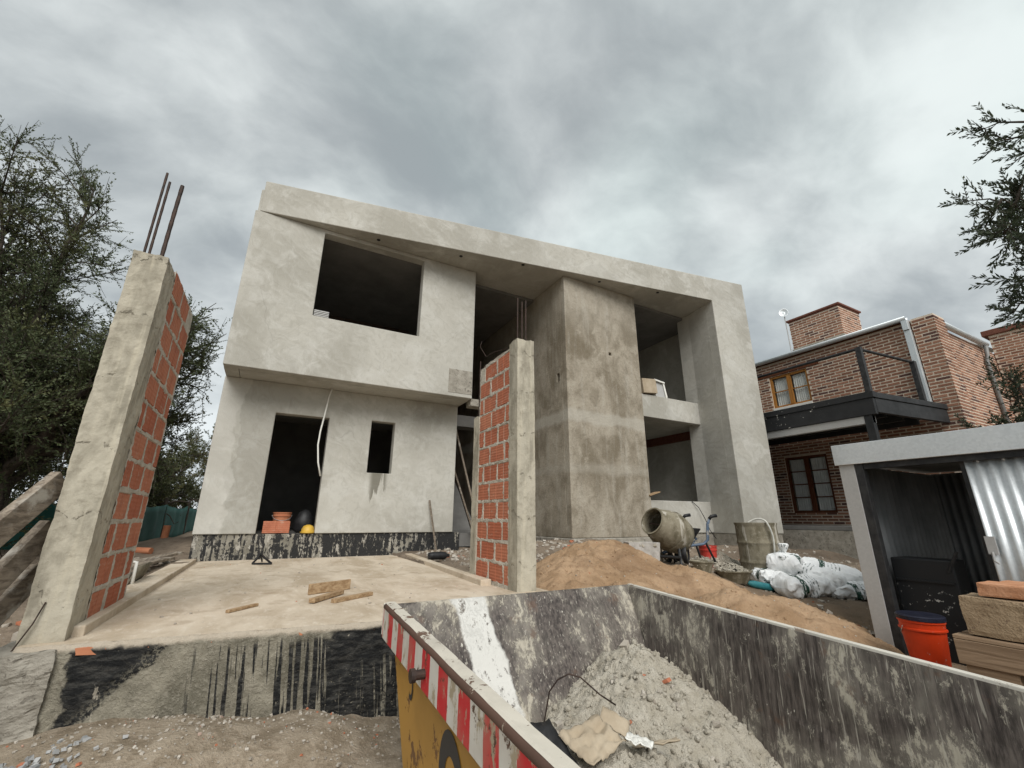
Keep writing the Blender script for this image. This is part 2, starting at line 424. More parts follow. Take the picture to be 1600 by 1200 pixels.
def tar_front_mat():
    """platform edge: rough concrete with two brushed bitumen areas and long runs between them"""
    m, t = new_mat('tarred_edge'); p = t.obj(); x, y, z = t.sep(p)
    g = t.noise(p, 16, 7, 0.72); g2 = t.noise(p, 60, 4, 0.7)
    base = t.mix(t.smooth(t.noise(p, 4.5, 7, 0.65), 0.35, 0.65), (0.15, 0.138, 0.105), (0.30, 0.275, 0.215))
    base = t.mix(t.math('MULTIPLY', t.smooth(g2, 0.5, 0.64), 0.45), base, (0.36, 0.33, 0.27))
    jx = t.math('MULTIPLY', t.math('SUBTRACT', t.noise(p, 7, 5, 0.65), 0.5), 0.16)
    gx_ = t.math('MULTIPLY', t.math('SUBTRACT', g, 0.5), 0.10)
    xr = t.math('ADD', t.math('ADD', x, jx), gx_)
    # left area: slants back towards the bottom
    lft = t.math('MULTIPLY', t.smooth(xr, -0.80, -0.775), t.smooth(t.math('SUBTRACT', xr, t.math('MULTIPLY', z, 0.95)), -0.335, -0.30, 1, 0))
    # right area, upper half solid, broken below
    low = t.smooth(t.math('ADD', z, t.math('MULTIPLY', jx, 1.2)), -0.24, -0.20)
    lft = t.math('MULTIPLY', lft, t.math('MAXIMUM', t.smooth(t.math('SUBTRACT', x, t.math('MULTIPLY', z, 0.95)), -0.30, -0.44), t.smooth(g2, 0.42, 0.52)))
    rgt = t.math('MULTIPLY', t.smooth(xr, 0.44, 0.50), t.math('MAXIMUM', low, t.smooth(g, 0.50, 0.56, 0, 0.8)))
    # runs
    col_ = t.noise(t.comb(t.math('ADD', t.math('MULTIPLY', x, 30.0), t.math('MULTIPLY', z, 2.5)), 0.0, t.math('MULTIPLY', z, 0.9)), 1.0, 4, 0.6)
    dens = t.noise(t.comb(t.math('MULTIPLY', x, 3.4), 2.0, 0.0), 1.0, 2)
    thr = t.math('SUBTRACT', 0.70, t.math('MULTIPLY', dens, 0.32))
    thr = t.math('SUBTRACT', thr, t.math('MULTIPLY', t.smooth(x, 0.15, 0.5), 0.10))
    run = t.math('MULTIPLY', t.smooth(t.math('SUBTRACT', col_, thr), 0.0, 0.025), t.math('MULTIPLY', t.smooth(x, -0.28, -0.2), t.smooth(t.math('ADD', z, t.math('MULTIPLY', dens, 0.2)), 0.055, 0.01)))
    run = t.math('MULTIPLY', run, t.smooth(g2, 0.30, 0.40))
    tm = t.math('MAXIMUM', t.math('MAXIMUM', lft, rgt), run)
    tm = t.math('MULTIPLY', tm, t.smooth(t.math('ADD', z, t.math('MULTIPLY', jx, 0.5)), -0.02, -0.035))
    thick = t.noise(t.mapping(p, (3, 3, 10), rot=(0, 0.5, 0)), 4, 5, 0.65)
    tm = t.math('MULTIPLY', tm, t.smooth(g2, 0.25, 0.36, 0.72, 1.0))
    col = t.mix(tm, base, t.mix(t.smooth(thick, 0.4, 0.68), (0.011, 0.0115, 0.012), (0.058, 0.056, 0.051)))
    spl = t.smooth(t.noise(t.mapping(p, (1, 1, 0.35)), 21, 5, 0.7), 0.66, 0.69)
    col = t.mix(t.math('MULTIPLY', spl, 0.7), col, (0.40, 0.36, 0.29))
    lip = t.smooth(t.math('ADD', z, t.math('MULTIPLY', jx, 0.35)), -0.04, -0.015)
    col = t.mix(lip, col, t.mix(g, (0.38, 0.32, 0.245), (0.54, 0.475, 0.385)))
    hgt = t.math('ADD', t.math('MULTIPLY', g, 1.0), t.math('MULTIPLY', g2, 0.7))
    fin(t, col, t.mix(tm, (0.93,) * 3, (0.7,) * 3), t.bump(hgt, 0.9, 0.022), spec=0.2)
    return m
TAR = tar_front_mat()
TARP = tar_mat('tarred_plinth', -0.13, 4.2, 0.54, 1.3)

def hollow_brick_mat():
    m, t = new_mat('hollow_brick'); p = t.obj(); x, y, z = t.sep(p)
    r = t.node('ShaderNodeObjectInfo').outputs['Random']
    pv_ = t.node('ShaderNodeVectorMath', {0: p, 1: t.comb(t.math('MULTIPLY', r, 31.0), t.math('MULTIPLY', r, 17.0), 0.0)}, operation='ADD').outputs[0]
    n = t.noise(pv_, 9, 6, 0.65)
    col = t.mix(r, (0.37, 0.115, 0.062), (0.45, 0.18, 0.105))
    col = t.mix(t.math('MULTIPLY', t.smooth(n, 0.45, 0.7), 0.6), col, (0.29, 0.095, 0.055))
    sm = t.noise(t.mapping(pv_, (1, 1.2, 2.6)), 6, 6, 0.7)
    col = t.mix(t.math('MULTIPLY', t.smooth(sm, 0.56, 0.72), 0.5), col, (0.47, 0.38, 0.30))
    rib = t.math('SINE', t.math('MULTIPLY', z, 210.0))
    hgt = t.math('ADD', t.math('MULTIPLY', rib, 0.35), t.noise(pv_, 45, 4))
    fin(t, col, 0.85, t.bump(hgt, 0.5, 0.006), spec=0.25)
    return m
HBRICK = hollow_brick_mat()
def house_brick_mat():
    m, t = new_mat('house_brick'); p = t.obj()
    r1 = t.node('ShaderNodeObjectInfo').outputs['Random']
    r2 = t.node('ShaderNodeNewGeometry').outputs['Random Per Island']
    r = t.math('FRACT', t.math('ADD', r1, r2))
    col = t.mix(r, (0.195, 0.090, 0.056), (0.36, 0.185, 0.120))
    col = t.mix(t.smooth(t.math('FRACT', t.math('MULTIPLY', r, 7.3)), 0.8, 0.9), col, (0.10, 0.05, 0.042))
    n = t.noise(p, 26, 5, 0.7)
    col = t.mix(t.math('MULTIPLY', t.smooth(n, 0.5, 0.72), 0.35), col, (0.38, 0.24, 0.18))
    fin(t, col, 0.88, t.bump(n, 0.5, 0.008), spec=0.25)
    return m
BRICK = house_brick_mat()
MORTAR = simple('mortar', (0.36, 0.33, 0.27), (0.52, 0.48, 0.41), 12, 0.95, 0.7, 0.02)
MORTAR2 = simple('house_mortar', (0.56, 0.47, 0.37), (0.70, 0.60, 0.49), 10, 0.95, 0.5, 0.01)
REBAR = simple('rebar', (0.035, 0.028, 0.026), (0.085, 0.055, 0.042), 30, 0.7, 0.5, 0.004, 0.4)
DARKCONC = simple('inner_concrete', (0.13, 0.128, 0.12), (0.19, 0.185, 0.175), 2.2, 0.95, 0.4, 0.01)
INNERBRICK = simple('inner_block', (0.09, 0.065, 0.055), (0.13, 0.10, 0.085), 6, 0.9, 0.4, 0.01, rnd=0.7)
def wood(name, c1, c2, ax=1, spl=None):
    m, t = new_mat(name); p = t.obj()
    r = t.node('ShaderNodeObjectInfo').outputs['Random']
    sc = [16, 16, 16]; sc[ax] = 0.9
    pv_ = t.node('ShaderNodeVectorMath', {0: p, 1: t.comb(r, t.math('MULTIPLY', r, 3.0), r)}, operation='ADD').outputs[0]
    g = t.noise(t.mapping(pv_, tuple(sc)), 2.2, 6, 0.65, 0.6)
    d = t.noise(pv_, 5, 5, 0.6)
    col = t.mix(t.smooth(g, 0.35, 0.65), c1, c2)
    if spl: col = t.mix(t.smooth(d, spl[1], spl[1] + 0.12), col, spl[0])
    fin(t, col, 0.85, t.bump(t.math('ADD', g, t.math('MULTIPLY', d, 0.5)), 0.5, 0.008), spec=0.2)
    return m
PLANK = wood('site_plank', (0.13, 0.105, 0.08), (0.27, 0.225, 0.175), 1, ((0.40, 0.37, 0.32), 0.55))
SCRAP = wood('scrap_wood', (0.25, 0.16, 0.085), (0.42, 0.30, 0.18), 0)
PALLETWOOD = wood('pallet_wood', (0.20, 0.135, 0.085), (0.33, 0.235, 0.155), 1)
OAK = wood('window_wood', (0.30, 0.125, 0.028), (0.43, 0.20, 0.05), 2)
DARKWOOD = wood('door_wood', (0.10, 0.035, 0.016), (0.16, 0.06, 0.028), 2)
BLACKBEAM = simple('black_beam', (0.013, 0.014, 0.015), (0.035, 0.036, 0.037), 5, 0.6, 0.3, 0.006, 0, 0.35)
def splash_mat():
    m, t = new_mat('splashed_beam'); p = t.obj(); x, y, z = t.sep(p)
    n = t.noise(p, 5, 5); s_ = t.noise(p, 11, 6, 0.7)
    zone = t.band(y, -1.15, 0.4, 0.25)
    k = t.math('MULTIPLY', t.smooth(s_, 0.63, 0.66), zone)
    col = t.mix(n, (0.012, 0.013, 0.014), (0.035, 0.036, 0.038))
    fin(t, t.mix(k, col, (0.62, 0.6, 0.55)), 0.6, t.bump(s_, 0.3, 0.006))
    return m
SPLASH = splash_mat()
def galv_mat(name, c1, c2, rough, metal):
    m, t = new_mat(name); p = t.obj()
    v = t.node('ShaderNodeTexVoronoi', {'Vector': p, 'Scale': 55}).outputs['Color']
    n = t.noise(p, 2.5, 5, 0.6)
    vr = t.sep(v)[0]
    col = t.mix(t.math('ADD', t.math('MULTIPLY', n, 0.75), t.math('MULTIPLY', vr, 0.25)), c1, c2)
    fin(t, col, t.ramp(n, 0.3, 0.7, rough, rough + 0.18), t.bump(n, 0.15, 0.01), metal, 0.5)
    return m
GALV = galv_mat('galvanised_steel', (0.48, 0.51, 0.52), (0.76, 0.79, 0.80), 0.34, 0.5)
GALVDULL = galv_mat('dull_galvanised', (0.36, 0.36, 0.35), (0.50, 0.495, 0.48), 0.55, 0.25)
GUTTER = galv_mat('gutter_zinc', (0.50, 0.54, 0.56), (0.68, 0.72, 0.73), 0.45, 0.6)
PIPEGREY = simple('pipe_grey', (0.17, 0.17, 0.165), (0.25, 0.25, 0.24), 6, 0.6, 0.2, 0.004, 0.3)
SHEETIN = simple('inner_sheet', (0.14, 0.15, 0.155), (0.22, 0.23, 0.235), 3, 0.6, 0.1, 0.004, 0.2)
DARKSTEEL = simple('dark_steel', (0.025, 0.026, 0.028), (0.06, 0.06, 0.06), 12, 0.55, 0.3, 0.004, 0.5)
PVC = simple('white_conduit', (0.66, 0.65, 0.60), (0.74, 0.73, 0.68), 9, 0.45, 0.1, 0.003)
def sand_mat():
    m, t = new_mat('sand'); p = t.obj()
    a = t.noise(p, 2.2, 6, 0.6); b_ = t.noise(p, 24, 6, 0.75); c_ = t.noise(p, 120, 3, 0.7)
    col = t.mix(t.smooth(a, 0.35, 0.65), (0.33, 0.215, 0.125), (0.47, 0.325, 0.205))
    col = t.mix(t.math('MULTIPLY', t.smooth(b_, 0.5, 0.7), 0.5), col, (0.24, 0.145, 0.085))
    damp = t.noise(t.mapping(p, (1, 1, 1.5)), 1.3, 4, 0.6, 0.5)
    col = t.mix(t.math('MULTIPLY', t.smooth(damp, 0.52, 0.66), 0.5), col, (0.19, 0.115, 0.065))
    col = t.mix(t.smooth(c_, 0.60, 0.72), col, (0.52, 0.40, 0.28))
    fin(t, col, 0.97, t.bump(t.math('ADD', b_, t.math('MULTIPLY', c_, 0.5)), 0.8, 0.03), spec=0.1)
    return m
SAND = sand_mat()
def dirt_mat():
    m, t = new_mat('dirt'); p = t.obj(); x, y, z = t.sep(p)
    a = t.noise(p, 0.7, 6, 0.6); b_ = t.noise(p, 9, 7, 0.7); c_ = t.noise(p, 75, 4, 0.7)
    col = t.mix(t.smooth(a, 0.35, 0.65), (0.165, 0.130, 0.098), (0.30, 0.24, 0.18))
    col = t.mix(t.math('MULTIPLY', t.smooth(b_, 0.48, 0.66), 0.6), col, (0.125, 0.098, 0.074))
    front = t.math('MULTIPLY', t.smooth(y, 4.4, 3.0), t.smooth(x, 3.0, 1.8))
    tan = t.mix(t.smooth(b_, 0.38, 0.62), (0.25, 0.20, 0.14), (0.42, 0.35, 0.265))
    col = t.mix(t.math('MULTIPLY', front, 0.85), col, tan)
    sandy = t.math('MULTIPLY', t.band(x, 3.0, 6.4, 0.8), t.band(y, 1.6, 4.2, 0.7))
    col = t.mix(t.math('MULTIPLY', t.math('MULTIPLY', sandy, t.smooth(a, 0.3, 0.6)), 0.75), col, (0.34, 0.235, 0.15))
    sp = t.smooth(c_, 0.67, 0.73)
    col = t.mix(t.math('MULTIPLY', sp, 0.7), col, (0.52, 0.47, 0.40))
    fin(t, col, 0.97, t.bump(t.math('ADD', b_, t.math('MULTIPLY', c_, 0.45)), 0.9, 0.04), spec=0.1)
    return m
DIRT = dirt_mat()
STONE = simple('stone', (0.30, 0.285, 0.26), (0.50, 0.48, 0.45), 14, 0.95, 0.5, 0.01)
def chips_mat():
    m, t = new_mat('rubble_chips')
    r = t.node('ShaderNodeNewGeometry').outputs['Random Per Island']
    n = t.noise(t.obj(), 30, 5, 0.7)
    col = t.mix(r, (0.27, 0.235, 0.19), (0.50, 0.46, 0.40))
    col = t.mix(t.smooth(r, 0.93, 0.94), col, (0.42, 0.16, 0.09))
    fin(t, col, 0.95, t.bump(n, 0.6, 0.01), spec=0.15)
    return m
CHIPS = chips_mat()
def gravel_mat():
    m, t = new_mat('grey_gravel')
    r = t.node('ShaderNodeNewGeometry').outputs['Random Per Island']
    n = t.noise(t.obj(), 40, 4, 0.7)
    col = t.mix(r, (0.20, 0.205, 0.205), (0.42, 0.42, 0.41))
    col = t.mix(t.smooth(r, 0.94, 0.95), col, (0.40, 0.15, 0.08))
    fin(t, col, 0.9, t.bump(n, 0.4, 0.006), spec=0.2)
    return m
GRAVEL = gravel_mat()
HEAP = simple('dry_mortar_heap', (0.40, 0.36, 0.285), (0.53, 0.49, 0.41), 14, 0.97, 1.0, 0.03, speck=((0.33, 0.295, 0.235), 2.5, 0.6))

def skip_inner_mat():
    m, t = new_mat('skip_inner'); p = t.obj(); x, y, z = t.sep(p)
    ph = t.comb(t.math('MULTIPLY', x, 1.0), t.math('MULTIPLY', y, 1.0), t.math('MULTIPLY', z, 0.42))
    s1 = t.noise(t.mapping(ph, (1, 1, 1), rot=(0.5, 0, 0)), 24, 8, 0.8, 0.3)
    s2 = t.noise(t.mapping(ph, (3, 3, 0.8), rot=(0.5, 0.1, 0)), 20, 6, 0.7)
    a = t.noise(p, 2.6, 5, 0.6, 0.4)
    col = t.mix(t.smooth(s2, 0.36, 0.64), (0.036, 0.029, 0.026), (0.125, 0.105, 0.092))
    col = t.mix(t.math('MULTIPLY', t.smooth(a, 0.42, 0.68), 0.75), col, (0.27, 0.245, 0.205))
    k = t.math('MULTIPLY', t.smooth(t.math('ADD', s1, t.math('MULTIPLY', t.math('SUBTRACT', a, 0.5), 0.75)), 0.535, 0.63), 0.85)
    col = t.mix(k, col, (0.46, 0.42, 0.34))
    fl = t.smooth(t.noise(t.mapping(p, (1, 1, 0.6)), 17, 5, 0.7), 0.67, 0.70)
    col = t.mix(t.math('MULTIPLY', fl, 0.9), col, (0.58, 0.55, 0.48))
    sc1 = t.noise(t.mapping(p, (55, 55, 2.2), rot=(0.45, 0.25, 0)), 1.6, 3, 0.5)
    sc2 = t.noise(t.mapping(p, (40, 40, 2.0), rot=(-0.2, 0.5, 0)), 1.9, 3, 0.5)
    scm = t.math('MAXIMUM', t.smooth(sc1, 0.64, 0.68), t.smooth(sc2, 0.66, 0.70))
    col = t.mix(t.math('MULTIPLY', scm, 0.6), col, (0.44, 0.41, 0.35))
    rust = t.smooth(t.noise(p, 6.5, 6, 0.7), 0.60, 0.70)
    col = t.mix(t.math('MULTIPLY', rust, 0.5), col, (0.12, 0.062, 0.036))
    # white wash-down on the end wall
    xw = t.math('ADD', x, t.math('MULTIPLY', z, 0.22))
    xw = t.math('ADD', xw, t.math('MULTIPLY', t.math('SUBTRACT', t.noise(p, 7, 5, 0.6), 0.5), 0.12))
    strk = t.math('MULTIPLY', t.band(xw, 0.585, 0.775, 0.012), t.smooth(y, -0.75, -0.7))
    col = t.mix(t.math('MULTIPLY', strk, t.smooth(s1, 0.36, 0.44)), col, (0.60, 0.59, 0.55))
    h_ = t.math('ADD', t.math('MULTIPLY', k, 0.7), t.math('ADD', t.math('MULTIPLY', s2, 0.5), t.math('MULTIPLY', strk, 0.6)))
    fin(t, col, t.mix(k, (0.55,) * 3, (0.9,) * 3), t.bump(h_, 0.45, 0.012), 0.0, 0.35)
    return m
SKIPIN = skip_inner_mat()
def worn_paint(name, c, chip, amt, sc=9, rough=0.5):
    m, t = new_mat(name); p = t.obj()
    n = t.noise(p, sc, 7, 0.68, 0.3); d = t.noise(p, sc * 0.35, 5, 0.6)
    col = t.mix(t.math('MULTIPLY', t.smooth(d, 0.4, 0.7), 0.5), c, tuple(q * 0.62 for q in c))
    k = t.smooth(n, amt, amt + 0.04)
    col = t.mix(k, col, chip)
    fin(t, col, t.mix(k, (rough,) * 3, (0.85,) * 3), t.bump(t.math('SUBTRACT', 1.0, k), 0.3, 0.004), spec=0.4)
    return m
OCHRE = worn_paint('ochre_paint', (0.46, 0.25, 0.05), (0.17, 0.09, 0.04), 0.575, 7)
RIM = worn_paint('rim_paint', (0.58, 0.54, 0.46), (0.13, 0.08, 0.055), 0.575, 16)
REBARRIM = worn_paint('rusty_bar', (0.10, 0.055, 0.038), (0.42, 0.36, 0.28), 0.62, 10, 0.7)
RIMW = worn_paint('thin_rim_paint', (0.60, 0.57, 0.50), (0.30, 0.25, 0.2), 0.60, 10)
MARK = worn_paint('black_mark', (0.03, 0.031, 0.033), (0.32, 0.18, 0.05), 0.68, 9)
def stripe_mat():
    m, t = new_mat('hazard_stripes'); p = t.obj(); x, y, z = t.sep(p)
    ph = t.math('FRACT', t.math('ADD', t.math('DIVIDE', t.math('ADD', y, t.math('MULTIPLY', t.noise(p, 18, 3), 0.012)), 0.191), 0.535 + 10))
    red = t.smooth(ph, 0.49, 0.51)
    col = t.mix(red, (0.62, 0.59, 0.53), (0.52, 0.022, 0.028))
    n = t.noise(t.mapping(p, (1, 1, 0.5)), 15, 6, 0.7)
    col = t.mix(t.math('MULTIPLY', t.smooth(t.noise(p, 5, 4), 0.4, 0.7), 0.35), col, (0.30, 0.24, 0.17))
    col = t.mix(t.smooth(n, 0.545, 0.60), col, (0.36, 0.30, 0.21))
    col = t.mix(t.smooth(t.noise(p, 9, 7, 0.75), 0.585, 0.62), col, (0.09, 0.05, 0.03))
    fin(t, col, 0.6, t.bump(n, 0.25, 0.004), spec=0.35)
    return m
STRIPES = stripe_mat()

def leaf_mat(name, c1, c2, c3):
    m, t = new_mat(name)
    r = t.node('ShaderNodeNewGeometry').outputs['Random Per Island']
    n = t.noise(t.obj(), 0.9, 3)
    col = t.mix(r, c1, c2)
    col = t.mix(t.smooth(n, 0.5, 0.66), col, c3)
    fin(t, col, 0.6, spec=0.3)
    tr = t.node('ShaderNodeBsdfTranslucent', {'Color': col})
    mx = t.node('ShaderNodeMixShader', {0: 0.22})
    t.l.new(t.b.outputs[0], mx.inputs[1]); t.l.new(tr.outputs[0], mx.inputs[2]); t.l.new(mx.outputs[0], t.out.inputs[0])
    return m
LEAF = leaf_mat('thorn_leaf', (0.045, 0.062, 0.028), (0.105, 0.128, 0.058), (0.115, 0.120, 0.052))
LEAF2 = leaf_mat('olive_leaf', (0.030, 0.044, 0.026), (0.068, 0.085, 0.046), (0.055, 0.07, 0.038))
LEAF3 = leaf_mat('undergrowth_leaf', (0.040, 0.052, 0.020), (0.095, 0.100, 0.040), (0.12, 0.105, 0.038))
BARK = simple('bark', (0.035, 0.028, 0.022), (0.085, 0.07, 0.055), 14, 0.95, 0.8, 0.02)
CLOTH = simple('green_cloth', (0.008, 0.060, 0.050), (0.022, 0.105, 0.085), 3, 0.75, 0.3, 0.01)
def sack_mat():
    m, t = new_mat('sack_weave'); p = t.obj(); x, y, z = t.sep(p)
    r = t.node('ShaderNodeObjectInfo').outputs['Random']
    n = t.noise(p, 6, 6, 0.65)
    col = t.mix(t.smooth(n, 0.36, 0.66), (0.80, 0.81, 0.81), (0.92, 0.93, 0.92))
    col = t.mix(t.math('MULTIPLY', t.smooth(t.noise(p, 2.6, 4), 0.58, 0.74), 0.4), col, (0.42, 0.37, 0.30))
    # printed panel with rows of marks, and bands of text-like lines
    xs = t.math('ADD', x, t.math('MULTIPLY', t.math('SUBTRACT', r, 0.5), 0.14))
    panel = t.math('MULTIPLY', t.band(xs, -0.19, -0.125, 0.004), t.band(y, -0.4, 0.4, 0.006))
    gl = t.smooth(t.noise(t.comb(t.math('MULTIPLY', x, 60.0), t.math('MULTIPLY', y, 34.0), 0.0), 1.0, 2), 0.56, 0.59)
    col = t.mix(t.math('MULTIPLY', panel, t.math('SUBTRACT', 1.0, t.math('MULTIPLY', gl, 0.65))), col, (0.016, 0.055, 0.036))
    rows = t.math('MULTIPLY', t.smooth(t.math('FRACT', t.math('MULTIPLY', xs, 24.0)), 0.62, 0.66), t.band(xs, -0.105, 0.06, 0.003))
    txt = t.smooth(t.noise(t.comb(t.math('MULTIPLY', xs, 24.0), t.math('MULTIPLY', y, 75.0), 0.0), 1.0, 2), 0.48, 0.52)
    col = t.mix(t.math('MULTIPLY', t.math('MULTIPLY', rows, txt), t.math('MULTIPLY', t.band(y, -0.4, 0.4, 0.01), 0.75)), col, (0.05, 0.085, 0.075))
    wr = t.noise(t.mapping(p, (1, 2.2, 1)), 8, 3, 0.5, 1.2)
    fin(t, col, 0.6, t.bump(wr, 0.6, 0.022), spec=0.3)
    return m
SACK = sack_mat()
def barrel_mat():
    m, t = new_mat('mortar_caked_barrel'); p = t.obj(); x, y, z = t.sep(p)
    a = t.noise(t.mapping(p, (2, 2, 0.8)), 3.5, 6, 0.65); b_ = t.noise(p, 20, 5, 0.7)
    col = t.mix(t.smooth(a, 0.36, 0.62), (0.115, 0.10, 0.065), (0.225, 0.20, 0.145))
    col = t.mix(t.math('MULTIPLY', t.smooth(b_, 0.5, 0.68), 0.6), col, (0.30, 0.275, 0.215))
    col = t.mix(t.smooth(t.noise(t.mapping(p, (5, 5, 0.6)), 2, 5), 0.60, 0.66), col, (0.38, 0.355, 0.30))
    fin(t, col, 0.85, t.bump(t.math('ADD', a, b_), 0.5, 0.01), spec=0.25)
    return m
BARREL = barrel_mat()
RED = worn_paint('red_plastic', (0.52, 0.055, 0.04), (0.50, 0.36, 0.31), 0.60, 8, 0.45)
ORANGE = worn_paint('orange_plastic', (0.62, 0.05, 0.010), (0.45, 0.30, 0.24), 0.635, 13, 0.4)
ORANGELID = simple('dark_lid', (0.010, 0.011, 0.022), (0.022, 0.024, 0.04), 10, 0.4, 0.1, 0.002)
BLUE = worn_paint('blue_paint', (0.09, 0.13, 0.19), (0.30, 0.29, 0.27), 0.55, 14)
BLACK = simple('black_plastic', (0.010, 0.010, 0.011), (0.024, 0.024, 0.025), 10, 0.5, 0.2, 0.004)
def crate_mat():
    m, t = new_mat('splattered_black'); p = t.obj()
    n = t.noise(t.mapping(p, (1, 1.4, 2)), 13, 5, 0.7)
    z = t.sep(p)[2]
    k = t.math('MULTIPLY', t.smooth(n, 0.62, 0.65), t.smooth(z, 0.62, 0.45))
    fin(t, t.mix(k, (0.012, 0.013, 0.014), (0.42, 0.41, 0.38)), 0.5, t.bump(n, 0.2, 0.004))
    return m
CRATE = crate_mat()
TERRA = simple('terracotta', (0.36, 0.13, 0.065), (0.45, 0.19, 0.10), 9, 0.85, 0.3, 0.006)
YELLOW = worn_paint('yellow_plastic', (0.58, 0.36, 0.05), (0.40, 0.33, 0.2), 0.62, 10)
TEAL = simple('teal_plastic', (0.02, 0.16, 0.19), (0.05, 0.24, 0.26), 12, 0.5, 0.2, 0.004)
HOSE = simple('grey_hose', (0.42, 0.42, 0.38), (0.58, 0.57, 0.52), 18, 0.6, 0.2, 0.003)
CARD = simple('cardboard', (0.33, 0.265, 0.185), (0.43, 0.36, 0.265), 8, 0.9, 0.3, 0.008)
TANBLOCK = simple('tan_block', (0.27, 0.195, 0.12), (0.40, 0.30, 0.195), 10, 0.95, 0.8, 0.02, speck=((0.20, 0.14, 0.09), 3.5, 0.58))
SALMON = simple('salmon_brick', (0.44, 0.20, 0.10), (0.56, 0.30, 0.175), 9, 0.95, 0.6, 0.014, speck=((0.34, 0.19, 0.12), 3, 0.6))
CURTAIN = simple('curtain', (0.66, 0.66, 0.64), (0.80, 0.80, 0.78), 6, 0.9, 0.2, 0.01)
def glass_mat():
    m, t = new_mat('window_glass')
    t.n.remove(t.b)
    g = t.node('ShaderNodeBsdfGlossy', {'Color': (0.9, 0.95, 0.95), 'Roughness': 0.03})
    tr = t.node('ShaderNodeBsdfTransparent', {'Color': (0.98, 0.99, 0.985)})
    fr = t.node('ShaderNodeFresnel', {'IOR': 1.5})
    bf = t.node('ShaderNodeNewGeometry').outputs['Backfacing']
    mx = t.node('ShaderNodeMixShader', {0: t.math('MULTIPLY', fr.outputs[0], t.math('SUBTRACT', 1.0, bf))})
    t.l.new(tr.outputs[0], mx.inputs[1]); t.l.new(g.outputs[0], mx.inputs[2]); t.l.new(mx.outputs[0], t.out.inputs[0])
    return m
GLASS = glass_mat()
PATCH = simple('rough_patch', (0.22, 0.20, 0.165), (0.37, 0.345, 0.295), 7, 0.95, 0.9, 0.02, speck=((0.16, 0.145, 0.12), 2.5, 0.58))
BRICKDUST = simple('red_render', (0.12, 0.045, 0.032), (0.18, 0.075, 0.05), 12, 0.95, 0.5, 0.01)

# ------------------------------------------------------------------ ground
CTRL = [(0, 0, -1.0), (0.3, 1.4, -.95), (-1, 1, -.92), (0, 2.2, -.74), (-.9, 2.9, -.46), (-.2, 3.05, -.37), (-.55, 3.1, -.34), (.35, 3.02, -.42), (.8, 3.0, -.55), (1.5, 2.8, -.62),
        (2.5, 2.8, -.5), (2.4, 3.5, -.15), (3, 4.4, .0), (3, 6, .05), (3.4, 8, .08), (4.5, 6.5, .22), (5, 6.8, .27), (7, 6.8, .2), (9, 6, .12), (9.9, 5.6, .05),
        (5.5, 4.9, .02), (6.6, 4.4, -.22), (6.3, 3.5, -.31), (5.3, 2.3, -.54), (4.2, 1.2, -.57), (3.3, 1.8, -.65), (2.5, 0, -.95), (8.5, 3.5, -.3), (10.0, 4.5, -.1), (12, 6, .1),
        (12, 3, -.2), (6, 0, -.8), (9, 0, -.7), (-1.4, 4, -.3), (-1.4, 6, -.06), (-1.3, 8, .06), (-2.5, 10, 0.05), (-4, 9, -.2), (-5, 4, -.6), (-3, 12, 0.05), (-1.3, 11, .25),
        (-2, 20, .2), (-10, 10, -.5), (0, 16, .1), (10, 12, .1), (20, 5, -.2), (0, -12, -1.2), (-15, -5, -1.2), (15, -10, -1.2), (0, 40, -.2), (40, 40, -.3), (-40, 30, -.5), (40, -30, -1.2), (-40, -30, -1.3)]
CT = np.array(CTRL)
def ground_np(x, y):
    d2 = (x[:, None] - CT[None, :, 0]) ** 2 + (y[:, None] - CT[None, :, 1]) ** 2 + 0.02
    wgt = 1 / d2 ** 1.6
    z = (wgt * CT[None, :, 2]).sum(1) / wgt.sum(1)
    front = 3.26 - 0.1235 * x
    inside = (x > -0.80) & (x < 2.05) & (y > front + 0.1) & (y < 8.5)
    z = np.where(inside, np.minimum(z, -0.35), z)
    hs = (x > -0.7) & (x < 9.6) & (y > 7.4)
    return np.where(hs & (y < 15), np.minimum(z, 0.05), z)
def ground_z(x, y):
    z = float(ground_np(np.array([x], float), np.array([y], float))[0])
    near = max(0.0, 1 - math.hypot(x - 3, y - 3) / 25)
    return z + near * (0.05 * fbm(x, y, 0, 4, 1.3) + 0.028 * fbm(x, y, 5, 4, 5.0))
def axis_coords(c, core, fine, far):
    pts = list(np.arange(c - core, c + core + 1e-6, fine))
    step = fine; p = c + core
    hi = []
    while p < far:
        step *= 1.22; p += step; hi.append(p)
    step = fine; p = c - core; lo = []
    while p > -far:
        step *= 1.22; p -= step; lo.append(p)
    return np.array(lo[::-1] + pts + hi)
gx = axis_coords(4.0, 6.5, 0.07, 400); gy = axis_coords(4.0, 5.5, 0.07, 400)
GX, GY = np.meshgrid(gx, gy)
fx, fy = GX.ravel(), GY.ravel()
zz = np.concatenate([ground_np(fx[i:i + 20000], fy[i:i + 20000]) for i in range(0, len(fx), 20000)])
gm = MB()
for i in range(len(fx)):
    x, y = float(fx[i]), float(fy[i])
    near = max(0.0, 1 - math.hypot(x - 3, y - 3) / 25)
    z = float(zz[i])
    if near > 0: z += near * (0.05 * fbm(x, y, 0, 4, 1.3) + 0.028 * fbm(x, y, 5, 4, 5.0))
    gm.v.append((x, y, z))
nx, ny = len(gx), len(gy)
for j in range(ny - 1):
    for i in range(nx - 1):
        a = j * nx + i
        gm.f.append((a, a + 1, a + nx + 1, a + nx)); gm.mi.append(0)
g = obj('ground', gm, DIRT, smooth=True)
tag(g, kind='structure', label='bare trampled earth of the building site')

